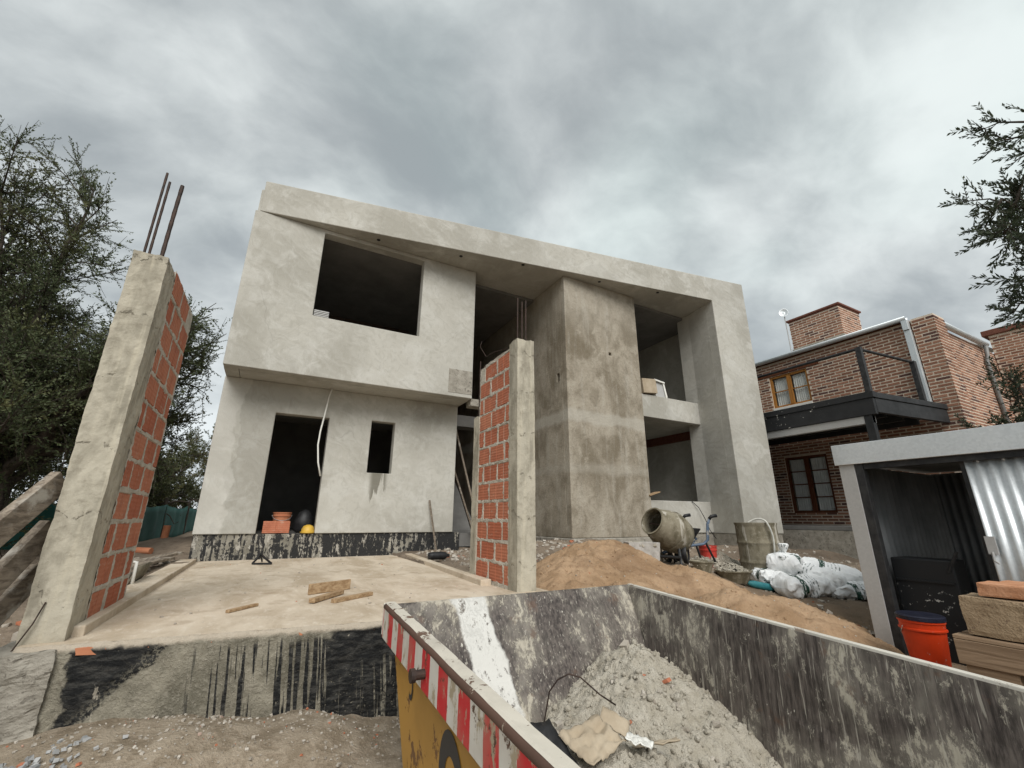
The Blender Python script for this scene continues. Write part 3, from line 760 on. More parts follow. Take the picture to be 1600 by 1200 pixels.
# concrete platform in front of the house
B_ANG = -math.radians(9.564)
def front_y(x): return 3.26 - 0.1235 * x
pm = MB()
top_n = 40
poly = [(-1.02, front_y(-1.02) + .012)]
for i in range(1, top_n):
    x = -1.02 + (2.42 + 1.02) * i / top_n
    poly.append((x, front_y(x) + 0.012 + 0.010 * fbm(x, 1.0, 0, 3, 9.0)))
poly += [(2.42, front_y(2.42) + .012), (2.42, 8.46), (-1.02, 8.46)]
pm.prism(poly, -0.9, 0.0)
for i, f in enumerate(pm.f):
    pm.mi[i] = 0
n_p = len(poly)
for i in range(len(pm.f)):
    if i >= 2: pm.mi[i] = 1
o = obj('concrete_platform', pm, [SLAB, TAR])
tag(o, kind='structure', label='raised concrete floor slab with tar-smeared front edge')
# dented front face and crumbled top edge of the pour, with bits of brick in it
km = MB(); NXF, NZF = 300, 40
for i in range(NXF + 1):
    x = -1.02 + 3.44 * i / NXF
    for k in range(NZF + 1):
        v = k / NZF
        z = 0.003 - 0.75 * v ** 1.25
        crumb = max(0.0, 1 - v * 14) * (0.02 + 0.022 * abs(fbm(x, 3, 0, 4, 9)))
        yo = front_y(x) - 0.012 + 0.010 * fbm(x, 0, z, 4, 7) + 0.006 * fbm(x, 5, z, 3, 30) + crumb
        zo = z - (0.012 * abs(fbm(x, 9, 0, 4, 12)) if k == 0 else 0)
        km.v.append((x, yo, zo))
for i in range(NXF):
    for k in range(NZF):
        a = i * (NZF + 1) + k
        km.f.append((a, a + 1, a + NZF + 2, a + NZF + 1)); km.mi.append(0)
tag(obj('platform_edge', km, TAR, smooth=True), kind='structure', label='rough tarred front face of the concrete platform')
km = MB(); er = random.Random(9)
def chunk0(r, rnd):
    vs = [Vector((sx * rnd.uniform(.5, 1), sy * rnd.uniform(.5, 1), sz * rnd.uniform(.5, 1))) * r for sx in (-1, 1) for sy in (-1, 1) for sz in (-1, 1)]
    return vs, [(0, 1, 3, 2), (4, 6, 7, 5), (0, 4, 5, 1), (2, 3, 7, 6), (0, 2, 6, 4), (1, 5, 7, 3)]
for x, r in ((-0.72, .035), (-0.62, .02), (0.72, .022), (-0.15, .014), (0.3, .016), (-0.45, .015)):
    v, f = chunk0(r, er); km.add([(p.x * 1.6 + x, p.y * .5 + front_y(x) - .002, p.z * .7 - .035) for p in v], f)
tag(obj('edge_brickbats', km, TERRA), kind='structure', label='bits of red brick showing in the platform edge')
for nm, pl in (('kerb', [(-0.80, 3.55), (-0.80, 8.2), (-1.0, 8.2), (-1.0, 3.55)]), ('kerb', [(1.98, 4.30), (2.20, 7.95), (2.33, 7.95), (2.11, 4.9), (2.10, 4.30)])):
    kb = MB(); kb.prism(pl, -0.05, 0.055)
    tag(obj(nm, kb, SLAB, bevel=0.008), kind='structure', label='low concrete kerb along the platform side')

# ------------------------------------------------------------------ the new house
ang = B_ANG
BL = Vector((-0.865, 7.711)); BD = Vector((math.cos(ang), math.sin(ang))); BN = Vector((-math.sin(ang), math.cos(ang)))
def onB(x): return (x, BL.y + (x - BL.x) * math.tan(ang))
ZS, ZT = 5.77, 6.405
house = thing('unfinished_house', 'two storey grey rendered house shell with open window holes and angled frame', 'house', (4.5, 9.0, 0.0))
o = obj('lower_wall', wall_grid('y', 8.40, 0.2, -0.94, 3.24, 0.385, 2.912, [(-0.105, 0.765, 0.385, 2.375), (1.515, 1.96, 1.435, 2.41)]), PLASTER_LOW, house, bevel=0.012)
obj('upper_wall', wall_grid('y', 7.71, 0.2, -0.93, 3.262, 2.912, 5.765, [(0.21, 2.11, 4.012, 5.69)]), PLASTER, house, bevel=0.012)
pl = MB(); pl.box(-0.925, 3.40, 8.432, 8.62, -0.2, 0.382)
obj('plinth', pl, TARP, house, bevel=0.006)
# left, right and rear walls
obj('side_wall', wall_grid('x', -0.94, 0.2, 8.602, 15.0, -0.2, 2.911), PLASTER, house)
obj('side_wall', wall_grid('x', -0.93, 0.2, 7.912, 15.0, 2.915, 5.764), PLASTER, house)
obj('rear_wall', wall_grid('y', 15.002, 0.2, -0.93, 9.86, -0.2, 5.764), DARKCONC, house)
fs = MB(); fs.box(-0.72, 3.262, 7.914, 14.99, 2.912, 3.12)
obj('upper_floor', fs, PLASTER, house)
gf = MB(); gf.box(-0.72, 3.23, 8.61, 14.99, 0.1, 0.38)
obj('ground_floor', gf, DARKCONC, house)
gf = MB(); gf.box(7.06, 9.60, 7.12, 14.99, 0.1, 0.36)
obj('ground_floor', gf, PLASTER, house)
gf = MB(); gf.box(3.245, 5.0, 9.0, 14.99, 0.08, 0.345)
obj('ground_floor', gf, DARKCONC, house)
fs = MB(); fs.box(7.07, 9.60, 7.11, 14.99, 2.885, 3.10)
obj('upper_floor', fs, PLASTER, house)
# partition walls that close the rooms
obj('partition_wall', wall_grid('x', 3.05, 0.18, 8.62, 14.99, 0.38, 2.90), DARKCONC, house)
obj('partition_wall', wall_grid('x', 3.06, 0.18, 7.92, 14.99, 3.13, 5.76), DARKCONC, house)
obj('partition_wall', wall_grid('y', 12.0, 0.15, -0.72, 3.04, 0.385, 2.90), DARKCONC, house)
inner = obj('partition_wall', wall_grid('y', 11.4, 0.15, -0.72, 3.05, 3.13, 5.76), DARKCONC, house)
bm_ = MB(); bm_.box(-0.165, 0.165, -0.02, 0.03, -0.09, 0.09)
blk = obj('block', bm_, INNERBRICK, inner, local=True); first = True
for r in range(13):
    for k in range(11):
        x = -0.5 + k * 0.35 + (0.17 if r % 2 else 0)
        if x > 2.9: continue
        loc = Vector((x, 11.38 + rng.uniform(-.006, .006), 3.25 + r * 0.197)) - world_loc(inner)
        if first: blk.location = loc; first = False
        else: copy_obj(blk, inner, loc)
# angled frame: fascia and right leg cast as one piece, the roof slab behind it
def at_s(s_, d): return (BL.x + BD.x * s_ + BN.x * d, BL.y + BD.y * s_ + BN.y * d)
SW = (9.868 - BL.x) / BD.x; SI = (8.835 - BL.x) / BD.x
outl = [(0, ZS), (SI, ZS), (SI, 0.36), (SW, 0.36), (SW, ZT), (0, ZT)]
ff = MB(); n_o = len(outl)
for d in (0.0, 0.25):
    for (s_, z) in outl: ff.v.append((*at_s(s_, d), z))
ff.f = [tuple(range(n_o)), tuple(range(2 * n_o - 1, n_o - 1, -1))] + [(i, i + n_o, (i + 1) % n_o + n_o, (i + 1) % n_o) for i in range(n_o)]
ff.mi = [0] * len(ff.f)
obj('front_frame', ff, PLASTER, house, bevel=0.014, recalc=True)
pa, pb = at_s(0.004, 0.235), at_s(SW - 0.004, 0.235)
rf = MB(); rf.prism([pa, pb, (9.86, 15.2), (-0.93, 15.2), (-0.93, 7.99)], ZS - 0.0015, ZT - 0.004)
roof = obj('roof_slab', rf, PLASTER, house)
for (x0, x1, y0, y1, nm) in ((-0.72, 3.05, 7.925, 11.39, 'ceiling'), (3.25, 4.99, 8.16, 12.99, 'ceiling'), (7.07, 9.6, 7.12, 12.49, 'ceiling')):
    m_ = MB(); m_.box(x0, x1, y0, y1, 5.70, ZS - 0.004); obj(nm, m_, DARKCONC, house)  # dark slabs added under the roof; room shade put into their colour
# right leg of the frame
q1, q2 = onB(8.835), onB(9.868)
la, lb_ = at_s(SI - 0.002, 0.235), at_s(SW - 0.004, 0.235)
lg = MB(); lg.prism([la, lb_, (9.868, 15.0), (9.62, 15.0), (9.62, 7.3), (8.985, 7.3), (8.985, 6.94)], 0.362, ZS - 0.004)
obj('frame_leg', lg, PLASTER, house)
fb = MB(); fb.prism([(q1[0] + .02, q1[1] + .03), (q2[0] - .02, q2[1] + .03), (9.84, 9), (9.0, 9), (9.0, 6.98)], -0.3, 0.357)
fb.box(7.06, 8.98, 6.99, 7.1, -0.2, 0.357)
obj('footing', fb, PATCH, house)
# recessed bay between tower and leg
obj('bay_beam', wall_grid('y', 6.955, 0.15, 7.06, 8.982, 2.85, 3.38), PLASTER, house, bevel=0.01)
obj('bay_sill_wall', wall_grid('y', 6.955, 0.15, 7.06, 8.982, 0.362, 1.03), PLASTER, house, bevel=0.01)
obj('partition_wall', wall_grid('y', 12.5, 0.15, 7.06, 9.61, 0.36, 5.76), PLASTER, house)
rs = MB(); rs.box(9.575, 9.615, 7.32, 12.4, 2.66, 2.88)
obj('brick_course', rs, BRICKDUST, house)
# stair tower in rough render
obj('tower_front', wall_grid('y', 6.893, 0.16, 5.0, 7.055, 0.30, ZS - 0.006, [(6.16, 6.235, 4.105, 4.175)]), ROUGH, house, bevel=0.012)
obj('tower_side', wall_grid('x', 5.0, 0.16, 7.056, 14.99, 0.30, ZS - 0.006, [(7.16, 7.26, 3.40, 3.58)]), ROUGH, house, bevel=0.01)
obj('tower_side', wall_grid('x', 6.895, 0.16, 7.056, 14.99, 0.30, ZS - 0.006), DARKCONC, house)
tf = MB(); tf.box(4.98, 7.07, 6.87, 7.2, -0.3, 0.296); tf.box(4.98, 5.2, 7.2, 12, -0.3, 0.296)
obj('footing', tf, PATCH, house, bevel=0.02)
# hall: landing slab and raking stair flight, back wall in common brick
st = MB(); st.add([(3.3, 9.4, 0.4), (4.2, 9.4, 0.4), (4.2, 12.4, 2.7), (3.3, 12.4, 2.7), (3.3, 9.4, 0.15), (4.2, 9.4, 0.15), (4.2, 12.4, 2.45), (3.3, 12.4, 2.45)],
                  [(0, 1, 2, 3), (7, 6, 5, 4), (0, 4, 5, 1), (1, 5, 6, 2), (2, 6, 7, 3), (3, 7, 4, 0)])
st.box(3.245, 4.99, 9.6, 10.0, 2.75, 3.02)
obj('stair_flight', st, DARKCONC, house)
obj('partition_wall', wall_grid('y', 13.0, 0.15, 3.245, 4.99, 0.35, 5.76), BRICKDUST, house)
# concrete stub and rough patch at the lower corner of the upper box
pt = MB(); pt.box(2.757, 3.258, 7.703, 7.72, 2.985, 3.47)
obj('mortar_patch', pt, PATCH, house, bevel=0.004)
pt = MB(); pt.box(3.263, 3.62, 7.76, 8.0, 2.78, 2.93)
obj('beam_stub', pt, PATCH, house, bevel=0.012)
# proud black discs painting the dark of open lamp holes in the soffit
for i, (x, y) in enumerate([(1.14, 7.56), (2.74, 7.3), (4.01, 6.96), (5.86, 6.72), (7.38, 6.44), (4.35, 8.2), (8.0, 7.6)]):
    lb = MB(); lb.lathe([(0.034, ZS - 0.008), (0.034, ZS - 0.001)], 14, fn=lambda a, b, c, x=x, y=y: (a + x, b + y, c)); 
    ring = obj('lamp_hole_disc', lb, BLACK, house)
# ------------------------------------------------------------------ wing walls of hollow brick
def ribbed_brick_mesh():
    """hollow clay brick 0.33 x 0.18 x 0.18, face towards +x, shallow groove at mid length"""
    L, H, D = 0.33, 0.176, 0.16
    ys = [-L / 2, -L / 2 + .006, -.010, -.006, .006, .010, L / 2 - .006, L / 2]
    dep = [-.006, 0, 0, -.005, -.005, 0, 0, -.006]
    mb = MB()
    n = len(ys)
    rows = [(-H / 2, -.006), (-H / 2 + .006, 0), (H / 2 - .006, 0), (H / 2, -.006)]
    for zz_, dd in rows:
        for y_, d_ in zip(ys, dep): mb.v.append((d_ + dd, y_, zz_))
    for r in range(3):
        for k in range(n - 1):
            a = r * n + k
            mb.f.append((a, a + 1, a + n + 1, a + n)); mb.mi.append(0)
    o_ = len(mb.v)
    mb.v += [(-D, -L / 2, -H / 2), (-D, L / 2, -H / 2), (-D, L / 2, H / 2), (-D, -L / 2, H / 2)]
    mb.f.append((o_, o_ + 3, o_ + 2, o_ + 1)); mb.mi.append(0)
    for r in range(3):
        mb.f.append((r * n, (r + 1) * n, o_ + 3, o_) if r == 1 else (r * n, (r + 1) * n, o_ + (3 if r == 2 else 0))); mb.mi.append(0)
        a, b = r * n + n - 1, (r + 1) * n + n - 1
        mb.f.append((a, o_ + 1, o_ + 2, b) if r == 1 else (a, o_ + (2 if r == 2 else 1), b)); mb.mi.append(0)
    for k in range(n - 1):
        if k == 3:
            mb.f.append((k, o_, o_ + 1, k + 1)); mb.f.append((3 * n + k + 1, o_ + 2, o_ + 3, 3 * n + k)); mb.mi += [0, 0]
        elif k < 3:
            mb.f.append((k, o_, k + 1)); mb.f.append((3 * n + k + 1, o_ + 3, 3 * n + k)); mb.mi += [0, 0]
        else:
            mb.f.append((k, o_ + 1, k + 1)); mb.f.append((3 * n + k + 1, o_ + 2, 3 * n + k)); mb.mi += [0, 0]
    return mb
def rough_column(x0, x1, y0, y1, z0, z1, seed, amp=0.012, nz=110):
    """cast column with uneven faces: subdivided box pushed about by noise"""
    mb = MB(); nx_, ny_ = 10, 10
    ring = [(x0 + (x1 - x0) * i / nx_, y0) for i in range(nx_)] + [(x1, y0 + (y1 - y0) * i / ny_) for i in range(ny_)] + \
           [(x1 - (x1 - x0) * i / nx_, y1) for i in range(nx_)] + [(x0, y1 - (y1 - y0) * i / ny_) for i in range(ny_)]
    cx, cy = (x0 + x1) / 2, (y0 + y1) / 2
    n = len(ring)
    for k in range(nz + 1):
        z = z0 + (z1 - z0) * k / nz
        for (x, y) in ring:
            dd = amp * (0.35 * fbm(x + seed, y, z, 2, 2.0) + 0.65 * fbm(x + seed, y, z * 0.8, 4, 14.0))
            sx, sy = (x - cx) / (x1 - x0) * 2, (y - cy) / (y1 - y0) * 2
            zt = z + (0.02 * fbm(x + seed, y, 3, 3, 12) if k == nz else 0)
            mb.v.append((x + sx * dd, y + sy * dd, zt))
    for k in range(nz):
        for i in range(n):
            a, b = k * n + i, k * n + (i + 1) % n
            mb.f.append((a, b, b + n, a + n)); mb.mi.append(0)
    mb.f.append(tuple(range(nz * n, (nz + 1) * n))); mb.mi.append(0)
    mb.f.append(tuple(range(n - 1, -1, -1))); mb.mi.append(0)
    return mb
def lay_bricks(parent, base, xface, facing, y0, y1, z0, rows, course=0.2, off0=0.0, skip_top=None):
    """brick copies in running bond on a wall face at x=xface"""
    for r in range(rows):
        zc_ = z0 + course * (r + 0.5)
        s = y0 + off0 - 0.345 + (0.1725 if r % 2 else 0.0) + rng.uniform(-.03, .03)
        while s < y1:
            a, b = max(s, y0), min(s + 0.318, y1)
            if skip_top and r == rows - 1: b = min(b, skip_top)
            if b - a > 0.045:
                RECTS.append((a, b, zc_ - .088, zc_ + .088))
                o_ = copy_obj(base, parent, Vector((xface + rng.uniform(-.004, .004) * facing, (a + b) / 2, zc_ + rng.uniform(-.004, .004))) - parent.location,
                              (1.0 + 0 * facing, (b - a) / 0.33, rng.uniform(0.97, 1.01)), (rng.uniform(-.012, .012), 0, math.pi * (facing < 0) + rng.uniform(-.008, .008)))
            s += 0.345
RECTS = []
def mortar_sheet(parent, xface, facing, y0, y1, z0, z1, seed, top=None):
    """squeezed-out joints: a fine sheet that rises over the joints and dives behind the brick faces"""
    mb = MB(); st_ = 0.009
    ny_, nz_ = int((y1 - y0) / st_), int((z1 - z0) / st_)
    rc = np.array(RECTS)
    for k in range(nz_ + 1):
        z = z0 + (z1 - z0) * k / nz_
        row = rc[(rc[:, 2] < z + .03) & (rc[:, 3] > z - .03)]
        for i in range(ny_ + 1):
            y = y0 + (y1 - y0) * i / ny_
            d = -1.0
            if len(row):
                d = float(np.max(np.minimum(np.minimum(y - row[:, 0], row[:, 1] - y), np.minimum(z - row[:, 2], row[:, 3] - z))))
            nz1 = fbm(xface + seed, y, z, 4, 9); nz2 = fbm(xface + seed, y, z, 3, 34)
            lim = 0.004 + 0.014 * nz1
            h_ = 0.0015 + 0.003 * nz1 + 0.004 * nz2 if d < lim else -0.014
            mb.v.append((xface + facing * h_, y, z))
    for k in range(nz_):
        for i in range(ny_):
            a = k * (ny_ + 1) + i
            mb.f.append((a, a + 1, a + ny_ + 2, a + ny_ + 1) if facing > 0 else (a, a + ny_ + 1, a + ny_ + 2, a + 1)); mb.mi.append(0)
    RECTS.clear()
    return obj('mortar_joints', mb, MORTAR, parent)
def rebar_mb(x, y, z0, z1, r=0.007, bend=0.0):
    mb = MB()
    n = 14
    pts = [(x + bend * (i / n) ** 2, y + bend * 0.6 * (i / n) ** 2, z0 + (z1 - z0) * i / n) for i in range(n + 1)]
    mb.tube(pts, [r * (1.0 + 0.12 * (i % 2)) for i in range(n + 1)], 7)
    return mb
# wall on the left of the platform
ww = thing('wing_wall', 'tall hollow brick wing wall propped by planks, three rebars on top', 'wall', (-0.95, 4.0, 0.0))
obj('column', rough_column(-1.045, -0.852, 3.455, 3.72, -0.02, 2.36, 3.0, 0.008), COLUMN, ww, smooth=False)
mo = MB(); mo.box(-1.03, -0.859, 3.70, 4.56, -0.01, 2.36)
obj('mortar_core', mo, MORTAR, ww)
bb = obj('brick', ribbed_brick_mesh(), HBRICK, ww, local=True)
bb.location = Vector((-0.87, 4.35, 0.11)) - ww.location
lay_bricks(ww, bb, -0.852, 1, 3.735 + 0.0, 4.57, 0.01, 1, 0.2, 0.35)
lay_bricks(ww, bb, -0.852, 1, 3.735, 4.57, 0.21, 11, 0.2, 0.0, 4.45)
mortar_sheet(ww, -0.852, 1, 3.715, 4.57, 0.0, 2.40, 2.0)
obj('footing', rough_column(-1.13, -0.84, 3.325, 3.72, -0.75, -0.018, 9.0, 0.022, 60), PATCH, ww)
for (x, y, zt, bd) in [(-1.02, 3.56, 3.10, 0.0), (-0.975, 3.50, 2.99, 0.0), (-0.905, 3.50, 2.99, 0.005)]:
    obj('rebar', rebar_mb(x, y, 2.3, zt, 0.008 if x < -.95 else 0.0125, bd), REBAR, ww)
mo = MB(); mo.tube([(-0.97, 3.452, 0.20), (-0.99, 3.43, 0.10), (-1.05, 3.42, -0.05), (-1.1, 3.41, -0.25)], 0.004, 6)
obj('tie_wire', mo, REBAR, ww)
# wall at the right side of the platform
wm = thing('wing_wall', 'hollow brick wing wall with pale concrete end column beside the sand pile', 'wall', (2.2, 4.3, 0.0))
obj('column', rough_column(2.108, 2.315, 3.785, 3.965, -0.25, 2.50, 11.0, 0.004), COLUMN, wm)
mo = MB(); mo.box(2.117, 2.30, 3.95, 4.73, -0.25, 2.40)
obj('mortar_core', mo, MORTAR, wm)
lay_bricks(wm, bb, 2.11, -1, 3.968, 4.715, 0.02, 12, 0.2, 0.12, 4.62)
m_ = rough_column(2.12, 2.30, 3.96, 4.60, 2.395, 2.45, 23.0, 0.012, 6)
obj('mortar_cap', m_, MORTAR, wm)
mortar_sheet(wm, 2.11, -1, 3.955, 4.73, -0.02, 2.42, 7.0)
obj('column', rough_column(2.10, 2.30, 4.72, 4.87, -0.1, 1.83, 17.0, 0.004, 80), COLUMN, wm)
for (x, y, zt) in [(2.14, 3.84, 3.02), (2.19, 3.83, 2.98), (2.25, 3.85, 3.0), (2.28, 3.90, 3.05)]:
    obj('rebar', rebar_mb(x, y, 2.45, zt, 0.007, 0.004), REBAR, wm)
for (x, y, zt) in [(2.13, 4.80, 2.46), (2.20, 4.83, 2.52), (2.15, 4.84, 2.58)]:
    obj('rebar', rebar_mb(x, y, 1.78, zt, 0.006, 0.004), REBAR, wm)
mo = MB(); mo.tube([(2.15, 4.1, 2.50), (2.10, 4.35, 2.53), (2.12, 4.6, 2.56), (2.06, 4.66, 2.7), (2.10, 4.7, 2.80)], 0.003, 5)
obj('tie_wire', mo, REBAR, wm)

# planks propping the left wing wall
for i, (a, b_, wd) in enumerate([((-1.08, 3.52, 0.84), (-1.36, 2.75, 0.02), 0.13), ((-1.09, 3.60, 0.58), (-1.33, 2.95, -0.25), 0.12), ((-1.10, 3.66, 0.34), (-1.36, 3.0, -0.42), 0.12)]):
    pm_ = MB(); pm_.beam(a, b_, 0.05, wd)
    o = obj('timber_plank', pm_, PLANK, bevel=0.004)
    tag(o, ['mortar-stained plank leaning highest against the left wing wall', 'grey plank leaning between two others against the brick wing wall', 'dark plank leaning lowest against the brick wing wall'][i], 'plank', 'planks propping the wing wall')

# ------------------------------------------------------------------ skip (waste container) beside the camera
SY, SZ, SL = 2.56, 0.20, 0.053            # far end, rim height there, fall of the rim towards the near end
skip = thing('waste_skip', 'ochre steel waste skip with red and white striped rim and scratched dark inside', 'skip', (0.626, 2.56, -0.75))
def sk(x, y, z): return (x, y, z + SZ - SL * (SY - y))
XL, XR, YN = 0.655, 2.300, -0.75
def shell(inset, zb):
    top = [(XL + inset, SY - 0.02 - inset, 0), (XR - inset, SY - 0.02 - inset, 0), (XR - inset, YN + inset, 0), (XL + inset, YN + inset, 0)]
    bot = [(XL + 0.05 + inset, SY - 0.42, zb), (XR - 0.05 - inset, SY - 0.42, zb), (XR - 0.05 - inset, YN + 0.4, zb), (XL + 0.05 + inset, YN + 0.4, zb)]
    return [sk(*p) for p in top], [sk(*p) for p in bot]
bd = MB()
ot, ob = shell(0.0, -0.86); it, ib = shell(0.012, -0.84)
bd.add(ot + ob, [(0, 4, 5, 1), (1, 5, 6, 2), (2, 6, 7, 3), (3, 7, 4, 0), (4, 7, 6, 5)], 0)
NS = 14
def inner_wall(a, b, c, d, seed):
    """dented sheet between top a-b and bottom d-c"""
    vs, fs_ = [], []
    a, b, c, d = map(Vector, (a, b, c, d))
    nrm = (b - a).cross(d - a).normalized()
    for i in range(NS + 1):
        for j in range(NS + 1):
            u, v = i / NS, j / NS
            p = a.lerp(b, u).lerp(d.lerp(c, u), v)
            e = math.sin(math.pi * u) * math.sin(math.pi * min(1, v * 1.0)) if 0 < v < 1 else 0
            p = p + nrm * (0.02 * fbm(p.x + seed, p.y, p.z, 3, 2.2) * e)
            vs.append(p)
    for i in range(NS):
        for j in range(NS):
            q = i * (NS + 1) + j
            fs_.append((q, q + 1, q + NS + 2, q + NS + 1))
    bd.add(vs, fs_, 1)
inner_wall(it[0], it[1], ib[1], ib[0], 1.0)
inner_wall(it[1], it[2], ib[2], ib[1], 5.0)
inner_wall(it[2], it[3], ib[3], ib[2], 9.0)
inner_wall(it[3], it[0], ib[0], ib[3], 13.0)
bd.add(ib, [(0, 1, 2, 3)], 1)
bd.add(ot + it, [(0, 1, 5, 4), (1, 2, 6, 5), (2, 3, 7, 6), (3, 0, 4, 7)], 1)
body = obj('body', bd, [OCHRE, SKIPIN], skip)
rm = MB()
nseg = 60
rpts = []
for i in range(nseg + 1):
    y = SY - (SY - YN) * i / nseg
    rpts.append(sk(XL - 0.008 + 0.003 * fbm(y, 2, 0, 2, 3), y, 0.004 + 0.003 * fbm(y, 7, 0, 2, 4)))
rm.tube([(p[0] - .012, p[1], p[2] - .012) for p in rpts], 0.017, 10)
obj('rim_bar', rm, REBARRIM, skip, smooth=True)
rm = MB()
for i in range(nseg + 1):
    p = rpts[i]
    for dx_, dz_ in ((-.018, .004), (-.010, .010), (.030, .008), (.034, -.004)):
        rm.v.append((p[0] + dx_, p[1], p[2] + dz_ + .002 * fbm(p[1], dx_ * 50, 0, 3, 14)))
for i in range(nseg):
    for k in range(3):
        a = i * 4 + k
        rm.f.append((a, a + 1, a + 5, a + 4)); rm.mi.append(0)
o = obj('rim', rm, RIM, skip, recalc=True)
rm = MB(); rm.box(XR - 0.008, XR + 0.022, YN, SY - 0.03, -0.02, 0.012, fn=sk)
obj('rim', rm, RIMW, skip, bevel=0.003)
rm = MB(); rm.box(XL + 0.02, XR + 0.02, SY - 0.03, SY - 0.012, -0.03, 0.004, fn=sk)
obj('rim', rm, SKIPIN, skip, bevel=0.002)
sb_ = MB(); sb_.box(XL - 0.034, XL - 0.016, YN, SY + 0.0, -0.152, -0.006, fn=sk)
obj('striped_board', sb_, STRIPES, skip, bevel=0.003)
ec = MB(); ec.box(XL - 0.036, XL + 0.025, SY - 0.004, SY + 0.012, -0.14, 0.008, fn=sk)
obj('end_plate', ec, RIM, skip, bevel=0.004)
ek = MB()
def peg(y, z):
    mbp = MB()
    mbp.tube([sk(XL + 0.03, y, z), sk(XL - 0.075, y, z)], 0.017, 12)
    mbp.tube([sk(XL - 0.072, y, z), sk(XL - 0.09, y, z)], 0.024, 12)
    return mbp
for yy in (1.84, 0.2):
    obj('lifting_peg', peg(yy, -0.09), REBAR, skip, smooth=False)
# painted figure on the ochre side: an arched black band
mk = MB(); NM = 28
def skx(z): return XL + 0.05 * (-z) / 0.86
for k in range(NM + 1):
    a = 2 * math.pi * k / NM
    for r1, r2 in ((0.070, 0.115), (0.125, 0.190)):
        y_, z_ = 1.66 + r1 * math.cos(a), -0.40 + r2 * math.sin(a)
        mk.v.append(sk(skx(z_) - 0.003, y_, z_))
for k in range(NM):
    mk.f.append((2 * k, 2 * k + 1, 2 * k + 3, 2 * k + 2)); mk.mi.append(0)
obj('painted_figure', mk, MARK, skip)
mk = MB()
for k in range(9):
    a = math.pi * 0.55 + math.pi * 1.1 * k / 8
    for r1 in (0.028, 0.042):
        y_, z_ = 2.16 + r1 * math.cos(a), -0.235 + 1.5 * r1 * math.sin(a)
        mk.v.append(sk(skx(z_) - 0.003, y_, z_))
for k in range(8):
    mk.f.append((2 * k, 2 * k + 1, 2 * k + 3, 2 * k + 2)); mk.mi.append(0)
obj('painted_mark', mk, MARK, skip)

# chunk scatter -----------------------------------------------------
def chunk(r, rnd, flat=1.0):
    """irregular stone: jittered octa-ish hull, 8 verts 12 tris"""
    vs = []
    for sx in (-1, 1):
        for sy in (-1, 1):
            for sz in (-1, 1):
                vs.append(Vector((sx * rnd.uniform(.45, 1), sy * rnd.uniform(.45, 1), sz * rnd.uniform(.4, 1) * flat)) * r * 0.75)
    e = Matrix.Rotation(rnd.uniform(0, 6.28), 3, 'Z') @ Matrix.Rotation(rnd.uniform(-.6, .6), 3, 'X')
    return [e @ v for v in vs], [(0, 1, 3, 2), (4, 6, 7, 5), (0, 4, 5, 1), (2, 3, 7, 6), (0, 2, 6, 4), (1, 5, 7, 3)]
ICO_V = []; ICO_F = []
_b = bmesh.new(); bmesh.ops.create_icosphere(_b, subdivisions=1, radius=1.0)
_b.verts.index_update()
ICO_V = [v.co.copy() for v in _b.verts]; ICO_F = [tuple(v.index for v in f.verts) for f in _b.faces]; _b.free()
def lump(r, rnd):
    e = Matrix.Rotation(rnd.uniform(0, 6.28), 3, 'Z') @ Matrix.Rotation(rnd.uniform(0, 3), 3, 'X')
    q = (rnd.uniform(.7, 1.2), rnd.uniform(.7, 1.2), rnd.uniform(.55, .9))
    return [e @ Vector((v.x * q[0], v.y * q[1], v.z * q[2])) * (r * rnd.uniform(.78, 1.15)) for v in ICO_V], ICO_F
# rubble heap inside the skip
def heap_z(x, y):
    d1 = math.sqrt((x - 1.95) ** 2 + (y - 2.15) ** 2 + 0.01)
    d2 = math.sqrt((x - 1.32) ** 2 + (y - 1.76) ** 2 + 0.01)
    z = max(0.0 - d1 * 0.66, -0.19 - d2 * 0.38, -0.66)
    return z + 0.035 * fbm(x, y, 0, 5, 3.2) + 0.024 * fbm(x, y, 3, 4, 11.0) + 0.016 * fbm(x, y, 7, 4, 30.0)
hm = MB(); HN, HM = 210, 330
hx0, hx1, hy0, hy1 = XL + 0.06, XR - 0.03, YN + 0.3, SY - 0.20
for j in range(HM + 1):
    for i in range(HN + 1):
        x = hx0 + (hx1 - hx0) * i / HN; y = hy0 + (hy1 - hy0) * j / HM
        hm.v.append((x, y, heap_z(x, y)))
for j in range(HM):
    for i in range(HN):
        a = j * (HN + 1) + i
        hm.f.append((a, a + 1, a + HN + 2, a + HN + 1)); hm.mi.append(0)
heap = obj('rubble_heap', hm, HEAP, smooth=True)
tag(heap, 'pale lumpy heap of mortar rubble lying inside the waste skip', 'rubble', kind='stuff')
cr = random.Random(3); cm = MB()
for k in range(6500):
    x, y = cr.uniform(hx0, hx1), cr.uniform(0.5, hy1)
    r = 0.003 + 0.018 * cr.random() ** 7
    v, f = lump(r, cr); z = heap_z(x, y)
    if z < -0.58: continue
    cm.add([(p.x + x, p.y + y, p.z + z + r * 0.25) for p in v], f)
for k in range(22):
    x, y = cr.uniform(1.15, 2.0), cr.uniform(1.2, 1.95); r = cr.uniform(0.022, 0.045)
    v, f = lump(r * .8, cr); z = heap_z(x, y)
    cm.add([(p.x + x, p.y + y, p.z + z + r * 0.2) for p in v], f)
am = MB()
for k in range(110):
    x, y = cr.uniform(1.1, 2.15), cr.uniform(1.0, 2.2); r = 0.010 + 0.028 * cr.random() ** 3
    v, f = chunk(r, cr, 0.6); z = heap_z(x, y)
    am.add([(p.x + x, p.y + y, p.z + z + r * 0.2) for p in v], f)
tag(obj('plaster_fragments', am, CHIPS), 'broken angular plaster and brick bits among the skip rubble', 'rubble', kind='stuff')
